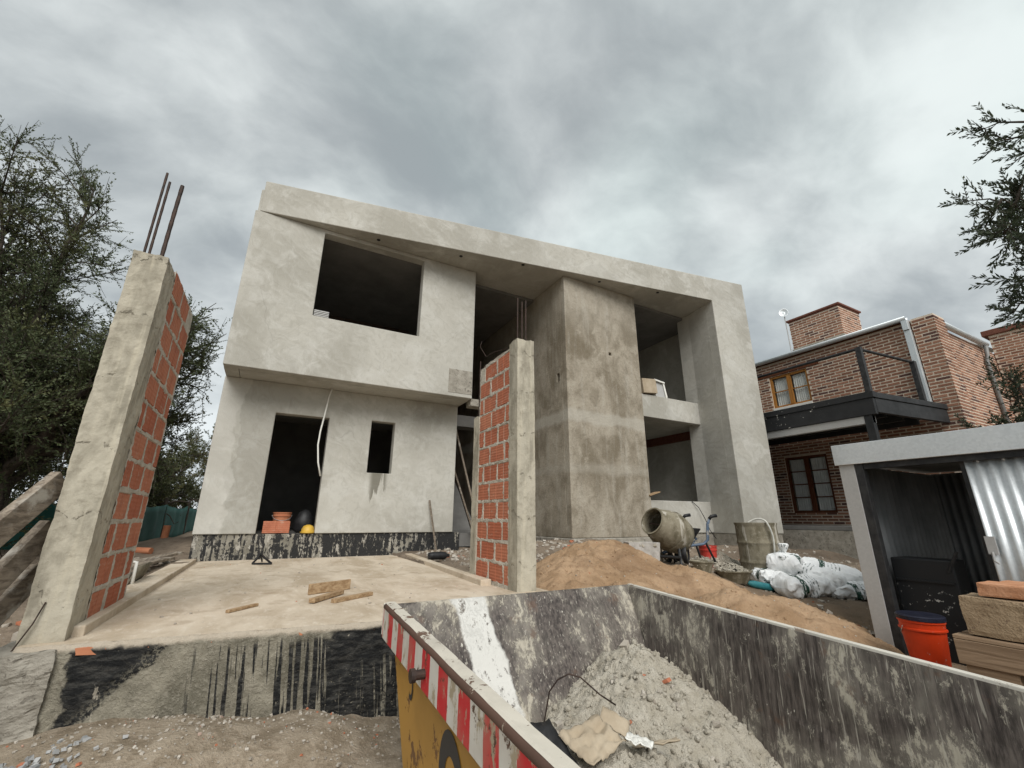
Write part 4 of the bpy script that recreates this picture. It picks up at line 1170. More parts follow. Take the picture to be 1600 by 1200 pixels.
tag(obj('rubble_lumps', cm, HEAP, smooth=True), 'loose mortar lumps strewn over the heap in the skip', 'rubble', kind='stuff')
# things thrown into the skip
def crumpled(n, w_, h_, amp, seed):
    mb = MB()
    for j in range(n + 1):
        for i in range(n + 1):
            u, v = i / n - .5, j / n - .5
            mb.v.append((u * w_, v * h_, amp * fbm(u * 3 + seed, v * 3, 0, 3, 1.6)))
    for j in range(n):
        for i in range(n):
            a = j * (n + 1) + i
            mb.f.append((a, a + 1, a + n + 2, a + n + 1)); mb.mi.append(0)
    return mb
def sheet_obj(name, mb, mat, loc, rot, label, cat, thick=0.004):
    o_ = obj(name, mb, mat, smooth=True)
    o_.location = loc; o_.rotation_euler = rot
    md = o_.modifiers.new('thick', 'SOLIDIFY'); md.thickness = thick
    return tag(o_, label, cat)
sheet_obj('cardboard_piece', crumpled(8, 0.08, 0.13, 0.008, 2), CARD, (1.52, 1.82, heap_z(1.52, 1.82) + 0.05), (0.5, -0.45, 0.6), 'folded brown cardboard scrap standing on the rubble heap', 'cardboard')
sheet_obj('cardboard_piece', crumpled(8, 0.07, 0.20, 0.01, 5), CARD, (1.60, 1.66, heap_z(1.60, 1.66) + 0.04), (-0.15, 0.3, 1.0), 'long cardboard strip lying below the folded scrap on the rubble', 'cardboard')
sheet_obj('paper_bag', crumpled(16, 0.22, 0.17, 0.026, 9), CARD, (1.27, 1.66, heap_z(1.27, 1.66) + 0.06), (0.28, -0.12, 0.2), 'crumpled tan paper bag in the waste skip', 'bag')
sheet_obj('plastic_sheet', crumpled(8, 0.17, 0.22, 0.03, 14), BLACK, (1.08, 1.72, heap_z(1.08, 1.72) + 0.08), (0.42, -0.2, -0.1), 'black plastic sheet beside the crumpled paper bag', 'plastic')
sheet_obj('torn_bag', crumpled(12, 0.13, 0.10, 0.014, 21), PVC, (1.46, 1.60, heap_z(1.46, 1.60) + 0.05), (0.2, 0.2, 0.7), 'torn white bag with green print beneath the cardboard strip', 'bag')
wm_ = MB(); wm_.tube([(1.22, 1.98, -0.44), (1.235, 1.97, -0.25), (1.25, 1.94, -0.11), (1.27, 1.90, -0.055), (1.31, 1.87, -0.03), (1.36, 1.85, -0.045), (1.45, 1.83, -0.12), (1.53, 1.82, -0.17)], 0.0035, 6)
tag(obj('bent_wire', wm_, REBAR, smooth=True), 'thin dark bent wire arching out of the skip rubble', 'wire')

# ------------------------------------------------------------------ sand pile
def sand_z(x, y):
    def cone(cx, cy, h, s_, ax=1.0): return h - s_ * math.sqrt(((x - cx) * ax) ** 2 + (y - cy) ** 2 + 0.03)
    z = max(cone(4.1, 5.0, 0.50, 0.52), cone(3.3, 4.45, 0.28, 0.42), cone(4.75, 4.2, 0.17, 0.50, 0.9), cone(4.4, 3.3, -0.02, 0.38), cone(5.0, 3.3, -0.12, 0.38), cone(3.4, 3.3, 0.02, 0.40))
    return z + 0.05 * fbm(x, y, 1, 4, 1.6) - 0.06 * abs(fbm(x, y, 2, 3, 1.9)) - 0.035 * abs(fbm(x, y, 9, 3, 4.5)) + 0.03 + 0.020 * fbm(x, y, 4, 4, 7) + 0.010 * fbm(x, y, 6, 3, 22)
sm = MB(); SN = 240
for j in range(SN + 1):
    for i in range(SN + 1):
        x, y = 2.32 + 4.2 * i / SN, 1.5 + 4.7 * j / SN
        sm.v.append((x, y, max(sand_z(x, y), ground_z(x, y) - 0.12)))
for j in range(SN):
    for i in range(SN):
        a = j * (SN + 1) + i
        q = [sm.v[k] for k in (a, a + 1, a + SN + 2, a + SN + 1)]
        if all(sand_z(p[0], p[1]) < ground_z(p[0], p[1]) - 0.1 for p in q): continue
        sm.f.append((a, a + 1, a + SN + 2, a + SN + 1)); sm.mi.append(0)
tag(obj('sand_pile', sm, SAND, smooth=True), 'heap of orange brown building sand spreading between wing wall and skip', 'sand', kind='stuff')
def surf(x, y): return max(ground_z(x, y), sand_z(x, y) if 2.32 < x < 6.5 and 1.5 < y < 6.2 else -9)

cm = MB(); cr = random.Random(17)
for k in range(1500):
    x, y = cr.uniform(2.5, 5.8), cr.uniform(2.5, 5.6)
    if sand_z(x, y) < ground_z(x, y): continue
    r = 0.004 + 0.016 * cr.random() ** 4; v, f = lump(r, cr)
    cm.add([(p.x + x, p.y + y, p.z + sand_z(x, y)) for p in v], f)
tag(obj('sand_clods', cm, SAND, smooth=True), 'small damp clods lying on the sand pile slope', 'sand', kind='stuff')
# stones and rubble crumbs on the ground
cr = random.Random(11); cm = MB()
def strew(n, x0, x1, y0, y1, rmin, rmax, pw=4):
    for k in range(n):
        x, y = cr.uniform(x0, x1), cr.uniform(y0, y1)
        if -0.85 < x < 2.4 and y > front_y(x) - 0.02 and y < 8.5: continue
        if y > 6.85 and x > 4.9 or y > 8.4: continue
        if XL - 0.1 < x < XR + 0.1 and y < SY + 0.05: continue
        r = rmin + (rmax - rmin) * cr.random() ** pw
        v, f = chunk(r, cr, 0.7)
        z = surf(x, y)
        cm.add([(p.x + x, p.y + y, p.z + z + r * 0.15) for p in v], f)
strew(2600, -1.3, 1.2, 2.3, 3.3, 0.0025, 0.014, 3)
strew(900, 2.4, 5.0, 5.6, 8.2, 0.008, 0.06)
strew(900, 5.2, 9.8, 2.5, 6.5, 0.008, 0.05)
strew(500, 2.4, 6.5, 2.4, 5.0, 0.004, 0.014)
strew(500, -2.2, -1.0, 4.6, 9, 0.008, 0.06)
tag(obj('scattered_stones', cm, CHIPS), 'small stones and mortar crumbs scattered over the bare earth', 'stones', kind='stuff')
cm = MB()
for k in range(650):
    a, d = cr.uniform(0, 6.28), abs(cr.gauss(0, 0.5))
    x, y = -0.93 + 0.40 * d * math.cos(a), 2.93 + 0.22 * d * math.sin(a)
    r = cr.uniform(0.009, 0.02); v, f = chunk(r, cr, 0.8)
    cm.add([(p.x + x, p.y + y, p.z + ground_z(x, y) + r * 0.3 + max(0, 0.05 - 0.05 * d)) for p in v], f)
tag(obj('gravel_heap', cm, GRAVEL), 'small spread of grey gravel at the foot of the platform', 'gravel', kind='stuff')
cm = MB()
for k in range(1500):
    a, d = cr.uniform(0, 6.28), abs(cr.gauss(0, 0.45))
    x, y = 6.55 + 0.75 * d * math.cos(a), 5.0 + 0.42 * d * math.sin(a)
    r = cr.uniform(0.01, 0.045); v, f = chunk(r, cr, 0.8)
    cm.add([(p.x + x, p.y + y, p.z + ground_z(x, y) + r * 0.3 + max(0, 0.26 - 0.26 * d)) for p in v], f)
tag(obj('plaster_rubble', cm, HEAP), 'low heap of pale plaster rubble behind the oil drum', 'rubble', kind='stuff')

# ------------------------------------------------------------------ things on the platform
def plank_obj(name, a, b, wd, ht, mat, label, cat, group=None):
    mb = MB(); mb.beam(a, b, wd, ht)
    return tag(obj(name, mb, mat, bevel=0.003), label, cat, group)
plank_obj('wood_offcut', (0.42, 4.46, 0.045), (0.79, 4.65, 0.045), 0.02, 0.085, SCRAP, 'wide pale wood offcut standing on edge on the platform', 'wood')
plank_obj('wood_offcut', (0.41, 4.02, 0.022), (0.68, 4.38, 0.022), 0.05, 0.032, SCRAP, 'short dark stick between two other offcuts on the platform', 'wood')
plank_obj('wood_offcut', (0.56, 3.97, 0.016), (0.90, 4.21, 0.016), 0.045, 0.03, SCRAP, 'narrow wood lath lying alone in front of two offcuts', 'wood')
plank_obj('wood_offcut', (-0.14, 3.90, 0.012), (0.04, 4.10, 0.012), 0.03, 0.02, SCRAP, 'splintered wood chip lying apart on the bare platform', 'wood')
tr_ = MB()
P3 = [(-0.07, 7.55, 0.015), (0.17, 7.45, 0.015), (0.02, 7.72, 0.12)]
for i in range(3): tr_.beam(P3[i], P3[(i + 1) % 3], 0.018, 0.022)
tr_.beam((0.02, 7.72, 0.12), (0.05, 7.9, 0.013), 0.018, 0.018)
tag(obj('steel_bracket', tr_, BLACK), 'small black triangular bracket lying on the platform by the plinth', 'bracket')
sh = MB()
sh.lathe([(0.0, 0), (0.045, 0.005), (0.055, 0.06), (0.058, 0.20), (0.05, 0.27), (0.025, 0.30), (0.022, 0.33), (0.0, 0.335)], 14, fn=lambda x, y, z: (2.36 + z - 0.16, 6.66 + x, 0.105 + y), caps=(False, False))
tag(obj('black_bottle', sh, BLACK, smooth=True), 'black plastic bottle lying on the kerb near the passage', 'bottle')
cm = MB(); crn = random.Random(5)
for k in range(160):
    x, y = crn.uniform(-0.7, 1.9), crn.uniform(3.6, 8.2)
    r = 0.004 + 0.012 * crn.random() ** 3; v, f = chunk(r, crn, 0.6)
    cm.add([(p.x + x, p.y + y, p.z + r * 0.3) for p in v], f)
tag(obj('platform_crumbs', cm, CHIPS), 'tiny mortar crumbs lying on the concrete platform', 'crumbs', kind='stuff')
lt = MB(); lt.beam((2.88, 8.22, 0.0), (2.73, 8.372, 0.97), 0.035, 0.022)
tag(obj('wooden_lath', lt, PLANK), 'thin grey lath leaning upright against the rendered wall', 'lath')
cd = MB(); cd.tube([(0.735, 8.30, 2.908), (0.70, 8.30, 2.75), (0.665, 8.27, 2.4), (0.63, 8.26, 2.1), (0.62, 8.25, 1.85), (0.66, 8.25, 1.55), (0.725, 8.25, 1.32)], 0.014, 8)
tag(obj('conduit_pipe', cd, PVC, smooth=True), 'white plastic conduit hanging from the overhang across the doorway', 'conduit')
# in the doorway
t_ = thing('hollow_brick', 'mortar-smeared hollow brick lying on the doorway threshold', 'brick', (0.16, 8.52, 0.385))
o = copy_obj(bb, t_, (0.02, -0.06, 0.10), (1.1, 1.2, 1.08), (0, 0, -math.pi / 2))
def bucket(name, label, loc, r, h_, mat, lidmat=None, group=None, rz=0.0, handle=True):
    t_ = thing(name, label, 'bucket', loc, rz, group)
    mb = MB()
    mb.lathe([(r * .80, 0.0), (r * .97, h_ * .80), (r * 1.05, h_ * .80), (r * 1.05, h_ * .83), (r * .98, h_ * .84), (r, h_ * .95), (r * 1.05, h_ * .96), (r * 1.05, h_), (r * .95, h_), (r * .93, h_ * .93), (r * .76, 0.02)], 28, caps=(True, True))
    obj('body', mb, mat, t_, local=True); smooth_angle(t_.children[0])
    if lidmat:
        mb = MB(); mb.lathe([(r * 1.0, h_), (r * 1.09, h_ + .002), (r * 1.09, h_ + .03), (r * 1.02, h_ + .038), (r * .2, h_ + .03)], 28)
        obj('lid', mb, lidmat, t_, local=True)
    if handle:
        mb = MB(); pts = []
        for k in range(13):
            a = math.pi * k / 12
            pts.append((-r * 1.06 * math.cos(a), -r * 0.35 * math.sin(a) - r * 0.72 * math.sin(a) ** 2, h_ * .86 - h_ * .26 * math.sin(a)))
        mb.tube(pts, 0.0035, 6); obj('handle', mb, GALV, t_, local=True)
    return t_
bucket('paint_bucket', 'brown plastic bucket standing in the dark doorway', (0.25, 8.86, 0.385), 0.145, 0.34, TERRA, None)
hm_ = MB(); hm_.lathe([(0.118, 0.0), (0.122, 0.02), (0.104, 0.025), (0.100, 0.07), (0.075, 0.115), (0.03, 0.135), (0.0, 0.137)], 22, fn=lambda x, y, z: (0.665 + x, 8.52 + y * 1.2, 0.388 + z), caps=(True, False))
tag(obj('hard_hat', hm_, YELLOW, smooth=True), 'dusty yellow hard hat on the doorway threshold', 'hard hat')
sk_ = MB(); sk_.lathe([(0.12, 0), (0.17, 0.06), (0.16, 0.22), (0.10, 0.34), (0.05, 0.38), (0.0, 0.40)], 16, fn=lambda x, y, z: (0.62 + x * (1 + .2 * fbm(x, z, 0, 2, 6)), 8.95 + y, 0.385 + z), caps=(True, False))
tag(obj('dark_sack', sk_, BLACK, smooth=True), 'dark slumped sack inside the doorway behind the hard hat', 'sack')
# box on the sill of the upper window, panels in the bay
cb = thing('vent_box', 'small ribbed box standing on the sill of the upper window', 'box', (0.36, 7.82, 4.013))
m_ = MB(); m_.box(0.22, 0.47, 7.75, 7.89, 4.014, 4.15); obj('body', m_, DARKCONC, cb, bevel=0.005)
for k in range(4):
    m_ = MB(); m_.box(0.225, 0.465, 7.738, 7.752, 4.03 + k * .03, 4.045 + k * .03); obj('slat', m_, GALVDULL, cb)
cb = thing('window_panel', 'cardboard-backed framed panel leaning in the upper bay opening', 'panel', (7.5, 7.1, 3.38))
m_ = MB(); m_.beam((7.12, 7.05, 3.56), (7.55, 7.05, 3.60), 0.30, 0.34); obj('box', m_, CARD, cb, bevel=0.006)
for a_, b_ in (((7.57, 6.98, 3.384), (7.60, 7.0, 3.79)), ((7.93, 6.98, 3.384), (7.88, 7.0, 3.74)), ((7.57, 6.985, 3.79), (7.90, 6.985, 3.75))):
    m_ = MB(); m_.beam(a_, b_, 0.035, 0.035); obj('frame_bar', m_, PVC, cb)
m_ = MB(); m_.add([(7.585, 7.0, 3.39), (7.92, 7.0, 3.39), (7.87, 7.02, 3.74), (7.61, 7.02, 3.78), (7.585, 7.02, 3.39), (7.92, 7.02, 3.39), (7.87, 7.04, 3.74), (7.61, 7.04, 3.78)], [(0, 1, 2, 3), (7, 6, 5, 4), (0, 4, 5, 1), (1, 5, 6, 2), (2, 6, 7, 3), (3, 7, 4, 0)])
obj('pane', m_, GALVDULL, cb)
m_ = MB(); m_.beam((7.0, 6.93, 1.12), (7.30, 6.93, 1.20), 0.16, 0.02)
tag(obj('board_scrap', m_, SCRAP), 'pale board scrap lying on the lower bay sill', 'board')
m_ = MB(); m_.tube([(8.35, 6.94, 1.03), (8.5, 6.90, 0.9), (8.62, 6.86, 0.65), (8.68, 6.82, 0.42), (8.76, 6.75, 0.24)], 0.008, 6)
tag(obj('cable', m_, BLACK, smooth=True), 'thin dark cable hanging from the lower bay sill', 'cable')
# planks stacked in the passage
for i, (a, b_, l_) in enumerate([((3.35, 8.75, 2.45), (3.95, 8.6, 0.2), 'pale plank leaning in the dark passage beside the house wall'), ((3.3, 9.0, 2.0), (3.95, 8.85, 0.15), 'darker plank leaning behind the pale one in the passage')]):
    plank_obj('timber_plank', a, b_, 0.14, 0.035, PLANK, l_, 'plank')

# ------------------------------------------------------------------ concrete mixer and wheelbarrow
MX, MY = 5.12, 4.80
mz = surf(MX, MY)
mixer = thing('concrete_mixer', 'tilted concrete mixer with mortar-caked drum behind the sand pile', 'mixer', (MX, MY, mz))
axis_ = Vector((-1.05, -0.02, 0.44)).normalized()             # drum mouth direction
dc = Vector((5.16, 4.78, 0.50))
qd = axis_.to_track_quat('Z', 'Y').to_matrix()
m_ = MB()
prof = [(0.0, -0.34), (0.17, -0.335), (0.245, -0.28), (0.275, -0.16), (0.28, -0.02), (0.268, 0.06), (0.215, 0.22), (0.185, 0.30), (0.195, 0.31), (0.195, 0.325), (0.175, 0.325), (0.17, 0.30), (0.205, 0.2), (0.255, 0.03), (0.255, -0.22), (0.0, -0.30)]
m_.lathe(prof, 32, fn=lambda x, y, z: tuple(dc + qd @ Vector((x, y, z))), caps=(False, False))
d_ = obj('drum', m_, BARREL, mixer); smooth_angle(d_, 50)
m_ = MB(); m_.lathe([(0.285, 0.0), (0.292, 0.012), (0.285, 0.03)], 32, fn=lambda x, y, z: tuple(dc + qd @ Vector((x, y, z - 0.05))), caps=(False, False)); obj('ring', m_, BARREL, d_)
m_ = MB(); m_.tube([dc + qd @ Vector((-0.2, 0.03, 0.15)), dc + qd @ Vector((0.2, -0.03, 0.18))], 0.012, 6); obj('paddle', m_, REBAR, d_)
gz = mz
m_ = MB()
back = dc - axis_ * 0.34
m_.tube([back, back - axis_ * 0.12, (5.52, 4.95, 0.30), (5.50, 5.0, gz)], 0.024, 8)
obj('frame', m_, DARKSTEEL, mixer, smooth=True)
for (a, b_) in [((5.12, 4.55, gz + .02), (5.22, 4.66, 0.32)), ((5.0, 5.05, gz + .02), (5.12, 4.95, 0.32)), ((5.5, 4.98, gz + .02), (5.16, 4.80, 0.22)), ((5.12, 4.55, gz + .12), (5.0, 5.05, gz + .12))]:
    m_ = MB(); m_.tube([a, b_], 0.02, 8); obj('leg', m_, DARKSTEEL, mixer)
def wheel(parent, c, axis, r, wd):
    ax = Vector(axis).normalized(); q = ax.to_track_quat('Z', 'Y').to_matrix(); c = Vector(c)
    m_ = MB(); m_.lathe([(r * .72, -wd / 2), (r * .95, -wd / 2), (r, -wd / 4), (r, wd / 4), (r * .95, wd / 2), (r * .72, wd / 2), (r * .72, -wd / 2)], 24, fn=lambda x, y, z: tuple(c + q @ Vector((x, y, z))), caps=(False, False))
    w_ = obj('wheel', m_, BLACK, parent); smooth_angle(w_)
    m_ = MB(); m_.lathe([(r * .2, -wd * .3), (r * .2, wd * .3)], 12, fn=lambda x, y, z: tuple(c + q @ Vector((x, y, z))))
    m_.lathe([(r * .74, -wd * .1), (r * .60, -wd * .12), (r * .60, wd * .12), (r * .74, wd * .1)], 24, fn=lambda x, y, z: tuple(c + q @ Vector((x, y, z))), caps=(False, False))
    for k in range(8):
        a = 2 * math.pi * k / 8
        m_.tube([c + q @ Vector((r * .15 * math.cos(a), r * .15 * math.sin(a), 0)), c + q @ Vector((r * .66 * math.cos(a), r * .66 * math.sin(a), 0))], r * .07, 6)
    obj('rim', m_, BARREL, w_)
wheel(mixer, (5.33, 4.64, gz + 0.16), (0.5, -0.86, 0), 0.135, 0.06)
wheel(mixer, (5.62, 5.02, gz + 0.15), (0.5, -0.86, 0), 0.135, 0.06)
m_ = MB(); m_.box(5.34, 5.54, 4.84, 5.02, 0.34, 0.58); obj('motor_box', m_, BARREL, mixer, bevel=0.02)

WX, WY = 6.05, 4.95
wz = ground_z(WX, WY)
wb = thing('wheelbarrow', 'wheelbarrow with blue tube handles parked behind the concrete mixer', 'wheelbarrow', (WX, WY, wz))
m_ = MB()
TR = [(5.55, 5.00, .54), (5.55, 5.38, .54), (6.05, 5.42, .50), (6.05, 4.92, .50)]; BR = [(5.68, 5.08, .30), (5.68, 5.28, .30), (5.95, 5.3, .28), (5.95, 5.05, .28)]
m_.add(TR + BR, [(0, 1, 5, 4), (1, 2, 6, 5), (2, 3, 7, 6), (3, 0, 4, 7), (4, 5, 6, 7)])
tr2 = obj('tray', m_, DARKSTEEL, wb); md = tr2.modifiers.new('s', 'SOLIDIFY'); md.thickness = 0.012
for (dy, top) in ((0.0, (6.14, 4.76, .69)), (0.42, (5.95, 5.1, .70))):
    e = Vector(top)
    m_ = MB(); m_.tube([(5.42, 5.15, wz + .2), (5.75, 4.98 + dy * .6, .25), (6.02, 4.88 + dy * .5, .28), (6.08, 4.84 + dy * .5, .34), tuple(e + Vector((-.06, .05, -.12))), tuple(e + Vector((-.03, .03, -.03)))], 0.021, 10); hb = obj('handle', m_, BLUE, wb, smooth=True)
    m_ = MB(); m_.tube([e + Vector((-.035, .03, -.04)), e + Vector((-.005, .01, 0)), e + Vector((.07, -.03, .012))], 0.026, 10); obj('grip', m_, BLACK, hb, smooth=True)
for (a, b_) in [((5.90, 4.92, .27), (5.99, 4.9, wz)), ((6.05, 4.86, .30), (6.24, 4.84, wz)), ((5.95, 5.2, .28), (6.1, 5.25, wz))]:
    m_ = MB(); m_.tube([a, b_], 0.016, 8); obj('leg', m_, BLACK, wb)
wheel(wb, (5.42, 5.18, wz + 0.17), (0.4, 0.9, 0), 0.17, 0.07)

bucket('plastic_bucket', 'faded red plastic bucket standing behind the wheelbarrow', (6.33, 5.06, ground_z(6.33, 5.06)), 0.135, 0.36, RED, None, None, 0.4, False)
# mortar caked crate, low basins
t_ = thing('mortar_tub', 'square mortar-caked tub half sunk in the sand pile', 'tub', (4.6, 4.72, 0.05))
m_ = MB(); m_.add([(4.37, 4.74, 0.34), (4.74, 4.54, 0.34), (4.86, 4.78, 0.34), (4.49, 4.98, 0.34), (4.41, 4.76, 0.0), (4.74, 4.58, 0.0), (4.83, 4.77, 0.0), (4.50, 4.94, 0.0)], [(0, 4, 5, 1), (1, 5, 6, 2), (2, 6, 7, 3), (3, 7, 4, 0), (4, 7, 6, 5)])
b_ = obj('body', m_, STONE, t_); md = b_.modifiers.new('s', 'SOLIDIFY'); md.thickness = 0.02; md.offset = -1
m_ = MB(); rr_ = random.Random(4)
for k in range(60):
    v, f = chunk(rr_.uniform(.015, .05), rr_); u_, v_ = rr_.random(), rr_.random()
    p0 = Vector((4.40, 4.75, .31)).lerp(Vector((4.72, 4.57, .31)), u_).lerp(Vector((4.51, 4.95, .31)).lerp(Vector((4.83, 4.77, .31)), u_), v_)
    m_.add([p + p0 for p in v], f)
obj('mortar_fill', m_, HEAP, t_)
for i, (x, y, r, l_) in enumerate([(5.28, 4.35, 0.15, 'small grey rubber basin beside the mixer wheel'), (5.62, 4.13, 0.22, 'wide grey mortar basin heaped with pale plaster')]):
    z0 = surf(x, y)
    t_ = thing('mortar_basin', l_, 'basin', (x, y, z0 - 0.01), 0.0, 'mortar basins')
    m_ = MB(); m_.lathe([(r * .72, 0), (r, .13), (r * 1.06, .135), (r * 1.06, .15), (r * .95, .15), (r * .68, .02), (0, .02)], 26, caps=(True, False)); o = obj('body', m_, BARREL, t_, local=True); smooth_angle(o)
    m_ = MB()
    for k in range(90 * (i + 1)):
        a, d = rr_.uniform(0, 6.28), r * .85 * math.sqrt(rr_.random())
        v, f = chunk(rr_.uniform(.01, .035), rr_); m_.add([(p.x + d * math.cos(a), p.y + d * math.sin(a), p.z + .11 + (0.12 * (1 - d / r) if i else 0)) for p in v], f)
    obj('mortar_fill', m_, HEAP, t_, local=True)

# oil drum with hose
DX, DY = 6.62, 4.38; dzz = ground_z(DX, DY) - 0.02
t_ = thing('oil_drum', 'mortar-caked steel oil drum standing beside the white sacks', 'drum', (DX, DY, dzz))
R_ = 0.285
def dent(x, y, z):
    k = 1 - 0.035 * max(0, fbm(x * 2, y * 2, z, 3, 1.5)) * 2
    return (x * k, y * k, z)
pf = [(R_, 0), (R_ + .01, .012), (R_, .025)] + [(R_, .05 + .015 * i) for i in range(14)] + [(R_ + .010, .275), (R_ + .014, .285), (R_ + .010, .295)] + [(R_, .32 + .02 * i) for i in range(11)] + [(R_ + .010, .55), (R_ + .014, .56), (R_ + .010, .57)] + [(R_, .60 + .02 * i) for i in range(11)] + [(R_ + .012, .825), (R_ + .012, .845), (R_ - .008, .845), (R_ - .012, .80), (R_ - .012, .05)]
m_ = MB(); m_.lathe(pf, 40, fn=dent, caps=(True, True)); o = obj('body', m_, BARREL, t_, local=True); smooth_angle(o, 45)
m_ = MB(); m_.lathe([(R_ - .014, .72), (R_ - .014, .74)], 28); obj('water', m_, DARKSTEEL, t_, local=True)
m_ = MB()
hp = [(6.35, 4.32, .60), (6.42, 4.22, .655), (6.46, 4.13, .64), (6.475, 4.085, .57), (6.50, 4.06, .42), (6.49, 4.06, .22), (6.44, 4.05, .05), (6.36, 4.04, -.06), (6.26, 4.05, ground_z(6.26, 4.05) + .012), (6.05, 4.2, surf(6.05, 4.2) + .012), (5.9, 4.3, surf(5.9, 4.3) + .012)]
from mathutils import geometry as mgeo
pts = []
for i in range(len(hp) - 1):
    p0, p1, p2, p3 = [Vector(hp[min(max(j, 0), len(hp) - 1)]) for j in (i - 1, i, i + 1, i + 2)]
    for s_ in range(5):
        u = s_ / 5
        pts.append(0.5 * ((2 * p1) + (p2 - p0) * u + (2 * p0 - 5 * p1 + 4 * p2 - p3) * u * u + (3 * p1 - p0 - 3 * p2 + p3) * u ** 3))
m_.tube(pts, 0.013, 8)
tag(obj('water_hose', m_, HOSE, smooth=True), 'pale grey hose hanging over the rim of the oil drum', 'hose')
bx_, by_ = 5.98, 3.95
m_ = MB(); a = Vector((5.75, 4.05, surf(5.75, 4.05) + .05)); b_ = Vector((6.12, 3.93, surf(6.12, 3.93) + .05))
m_.tube([a, a.lerp(b_, .1), a.lerp(b_, .25), a.lerp(b_, .85), a.lerp(b_, .97), b_], [0.012, 0.03, 0.045, 0.048, 0.042, 0.02], 12)
tag(obj('plastic_bottle', m_, TEAL, smooth=True), 'teal plastic bottle lying in front of the oil drum', 'bottle')
m_ = MB(); m_.tube([(6.2, 3.95, surf(6.2, 3.95) + .01), (6.5, 3.75, surf(6.5, 3.75) + .015), (6.8, 3.3, surf(6.8, 3.3) + .01), (7.1, 3.0, surf(7.1, 3.0) + .01)], 0.009, 6)
tag(obj('cable', m_, BLACK, smooth=True), 'black cable lying on the earth in front of the sacks', 'cable')

# ------------------------------------------------------------------ white sacks
def sack_mb(L, Wd, H, seed, tie=False):
    mb = MB(); nu, nv = 64, 52
    for i in range(nu + 1):
        u = -1 + 2 * i / nu
        end = (1 - abs(u) ** 6) ** 0.6
        wid = 0.82 + 0.18 * end
        for j in range(nv):
            a = 2 * math.pi * j / nv
            ca, sa = math.cos(a), math.sin(a)
            px = math.copysign(abs(ca) ** 0.7, ca) * Wd / 2 * wid
            pz = math.copysign(abs(sa) ** 0.85, sa) * H / 2 * (0.10 + 0.90 * end)
            k = 1 + 0.10 * fbm(u * 1.5 + seed, ca * 1.2, sa * 1.2, 4, 1.6)
            fold = 0.010 * math.sin(11 * u + 3 * math.sin(a * 2 + seed) + 4 * ca) + 0.016 * abs(fbm(u * 2.2 + seed, ca * 1.6, sa * 1.6, 3, 2.4)) - 0.010 * abs(fbm(u * 1.2 + seed, ca * 4, sa * 4, 3, 2.0))
            if pz < 0: pz *= 0.8
            mb.v.append((u * L / 2 * (1 + .04 * math.sin(3 * a + seed)), px * k + fold, pz * k + fold * .7 + H * .40 + 0.03 * fbm(u * 2, ca * 2 + seed, sa, 3, 1.4)))
    for i in range(nu):
        for j in range(nv):
            a, b = i * nv + j, i * nv + (j + 1) % nv
            mb.f.append((a, a + nv, b + nv, b)); mb.mi.append(0)
    mb.f.append(tuple(range(nv))); mb.f.append(tuple(range((nu + 1) * nv - 1, nu * nv - 1, -1))); mb.mi += [0, 0]
    return mb
SACKS = [  # x, y, dz over ground, yaw, pitch, L, W, H, label
    (6.28, 3.62, 0.0, -0.38, 0.0, 0.66, 0.42, 0.30, 'plump white sack lying in front with a dark green printed panel'),
    (6.86, 3.30, 0.0, -0.60, 0.0, 0.80, 0.46, 0.22, 'flattened white sack lying beside the shed post'),
    (6.66, 3.70, 0.12, -1.35, 0.22, 0.72, 0.44, 0.28, 'white sack slanting across the middle of the sack pile'),
    (6.50, 3.93, 0.20, 0.35, 0.05, 0.52, 0.42, 0.32, 'tied white sack on top of the sack pile'),
    (6.98, 3.66, 0.12, -1.0, 0.2, 0.74, 0.44, 0.28, 'white sack with green patch at the back of the pile'),
    (6.38, 4.10, 0.02, 0.9, 0.1, 0.62, 0.42, 0.28, 'white sack pressed against the oil drum'),
    (6.36, 3.86, 0.08, 0.0, 0.0, 0.56, 0.34, 0.20, 'slack white sack under the tied one'),
    (7.22, 3.42, 0.02, 0.4, 0.0, 0.60, 0.36, 0.24, 'white sack half hidden behind the shed post'),
    (6.75, 4.10, 0.03, 0.2, 0.0, 0.60, 0.36, 0.28, 'white sack at the foot of the low wall behind the pile'),
]
for i, (x, y, dz_, yaw, pit, L, Wd, H, lab) in enumerate(SACKS):
    t_ = thing('cement_sack', lab, 'sack', (x, y, ground_z(x, y) + dz_ - 0.02), 0, 'white sacks heaped by the shed')
    t_.rotation_euler = (0.08 * math.sin(i * 2.1), pit, yaw)
    o = obj('body', sack_mb(L, Wd, H, i * 3.7), SACK, t_, local=True, smooth=True)
    if 'tied' in lab:
        m_ = MB()
        for j in range(12):
            pass
        m_.lathe([(0.05, .22), (0.03, .27), (0.024, .30), (0.05, .35), (0.075, .40), (0.05, .42), (0.0, .40)], 14, fn=lambda x, y, z: (x * (1 + .5 * fbm(x * 9, y * 9, z * 5, 2, 2)) - .03, y * (1 + .5 * fbm(y * 9, x * 9, z * 7, 2, 2)), z), caps=(False, False))
        obj('tied_neck', m_, SACK, t_, local=True, smooth=True)

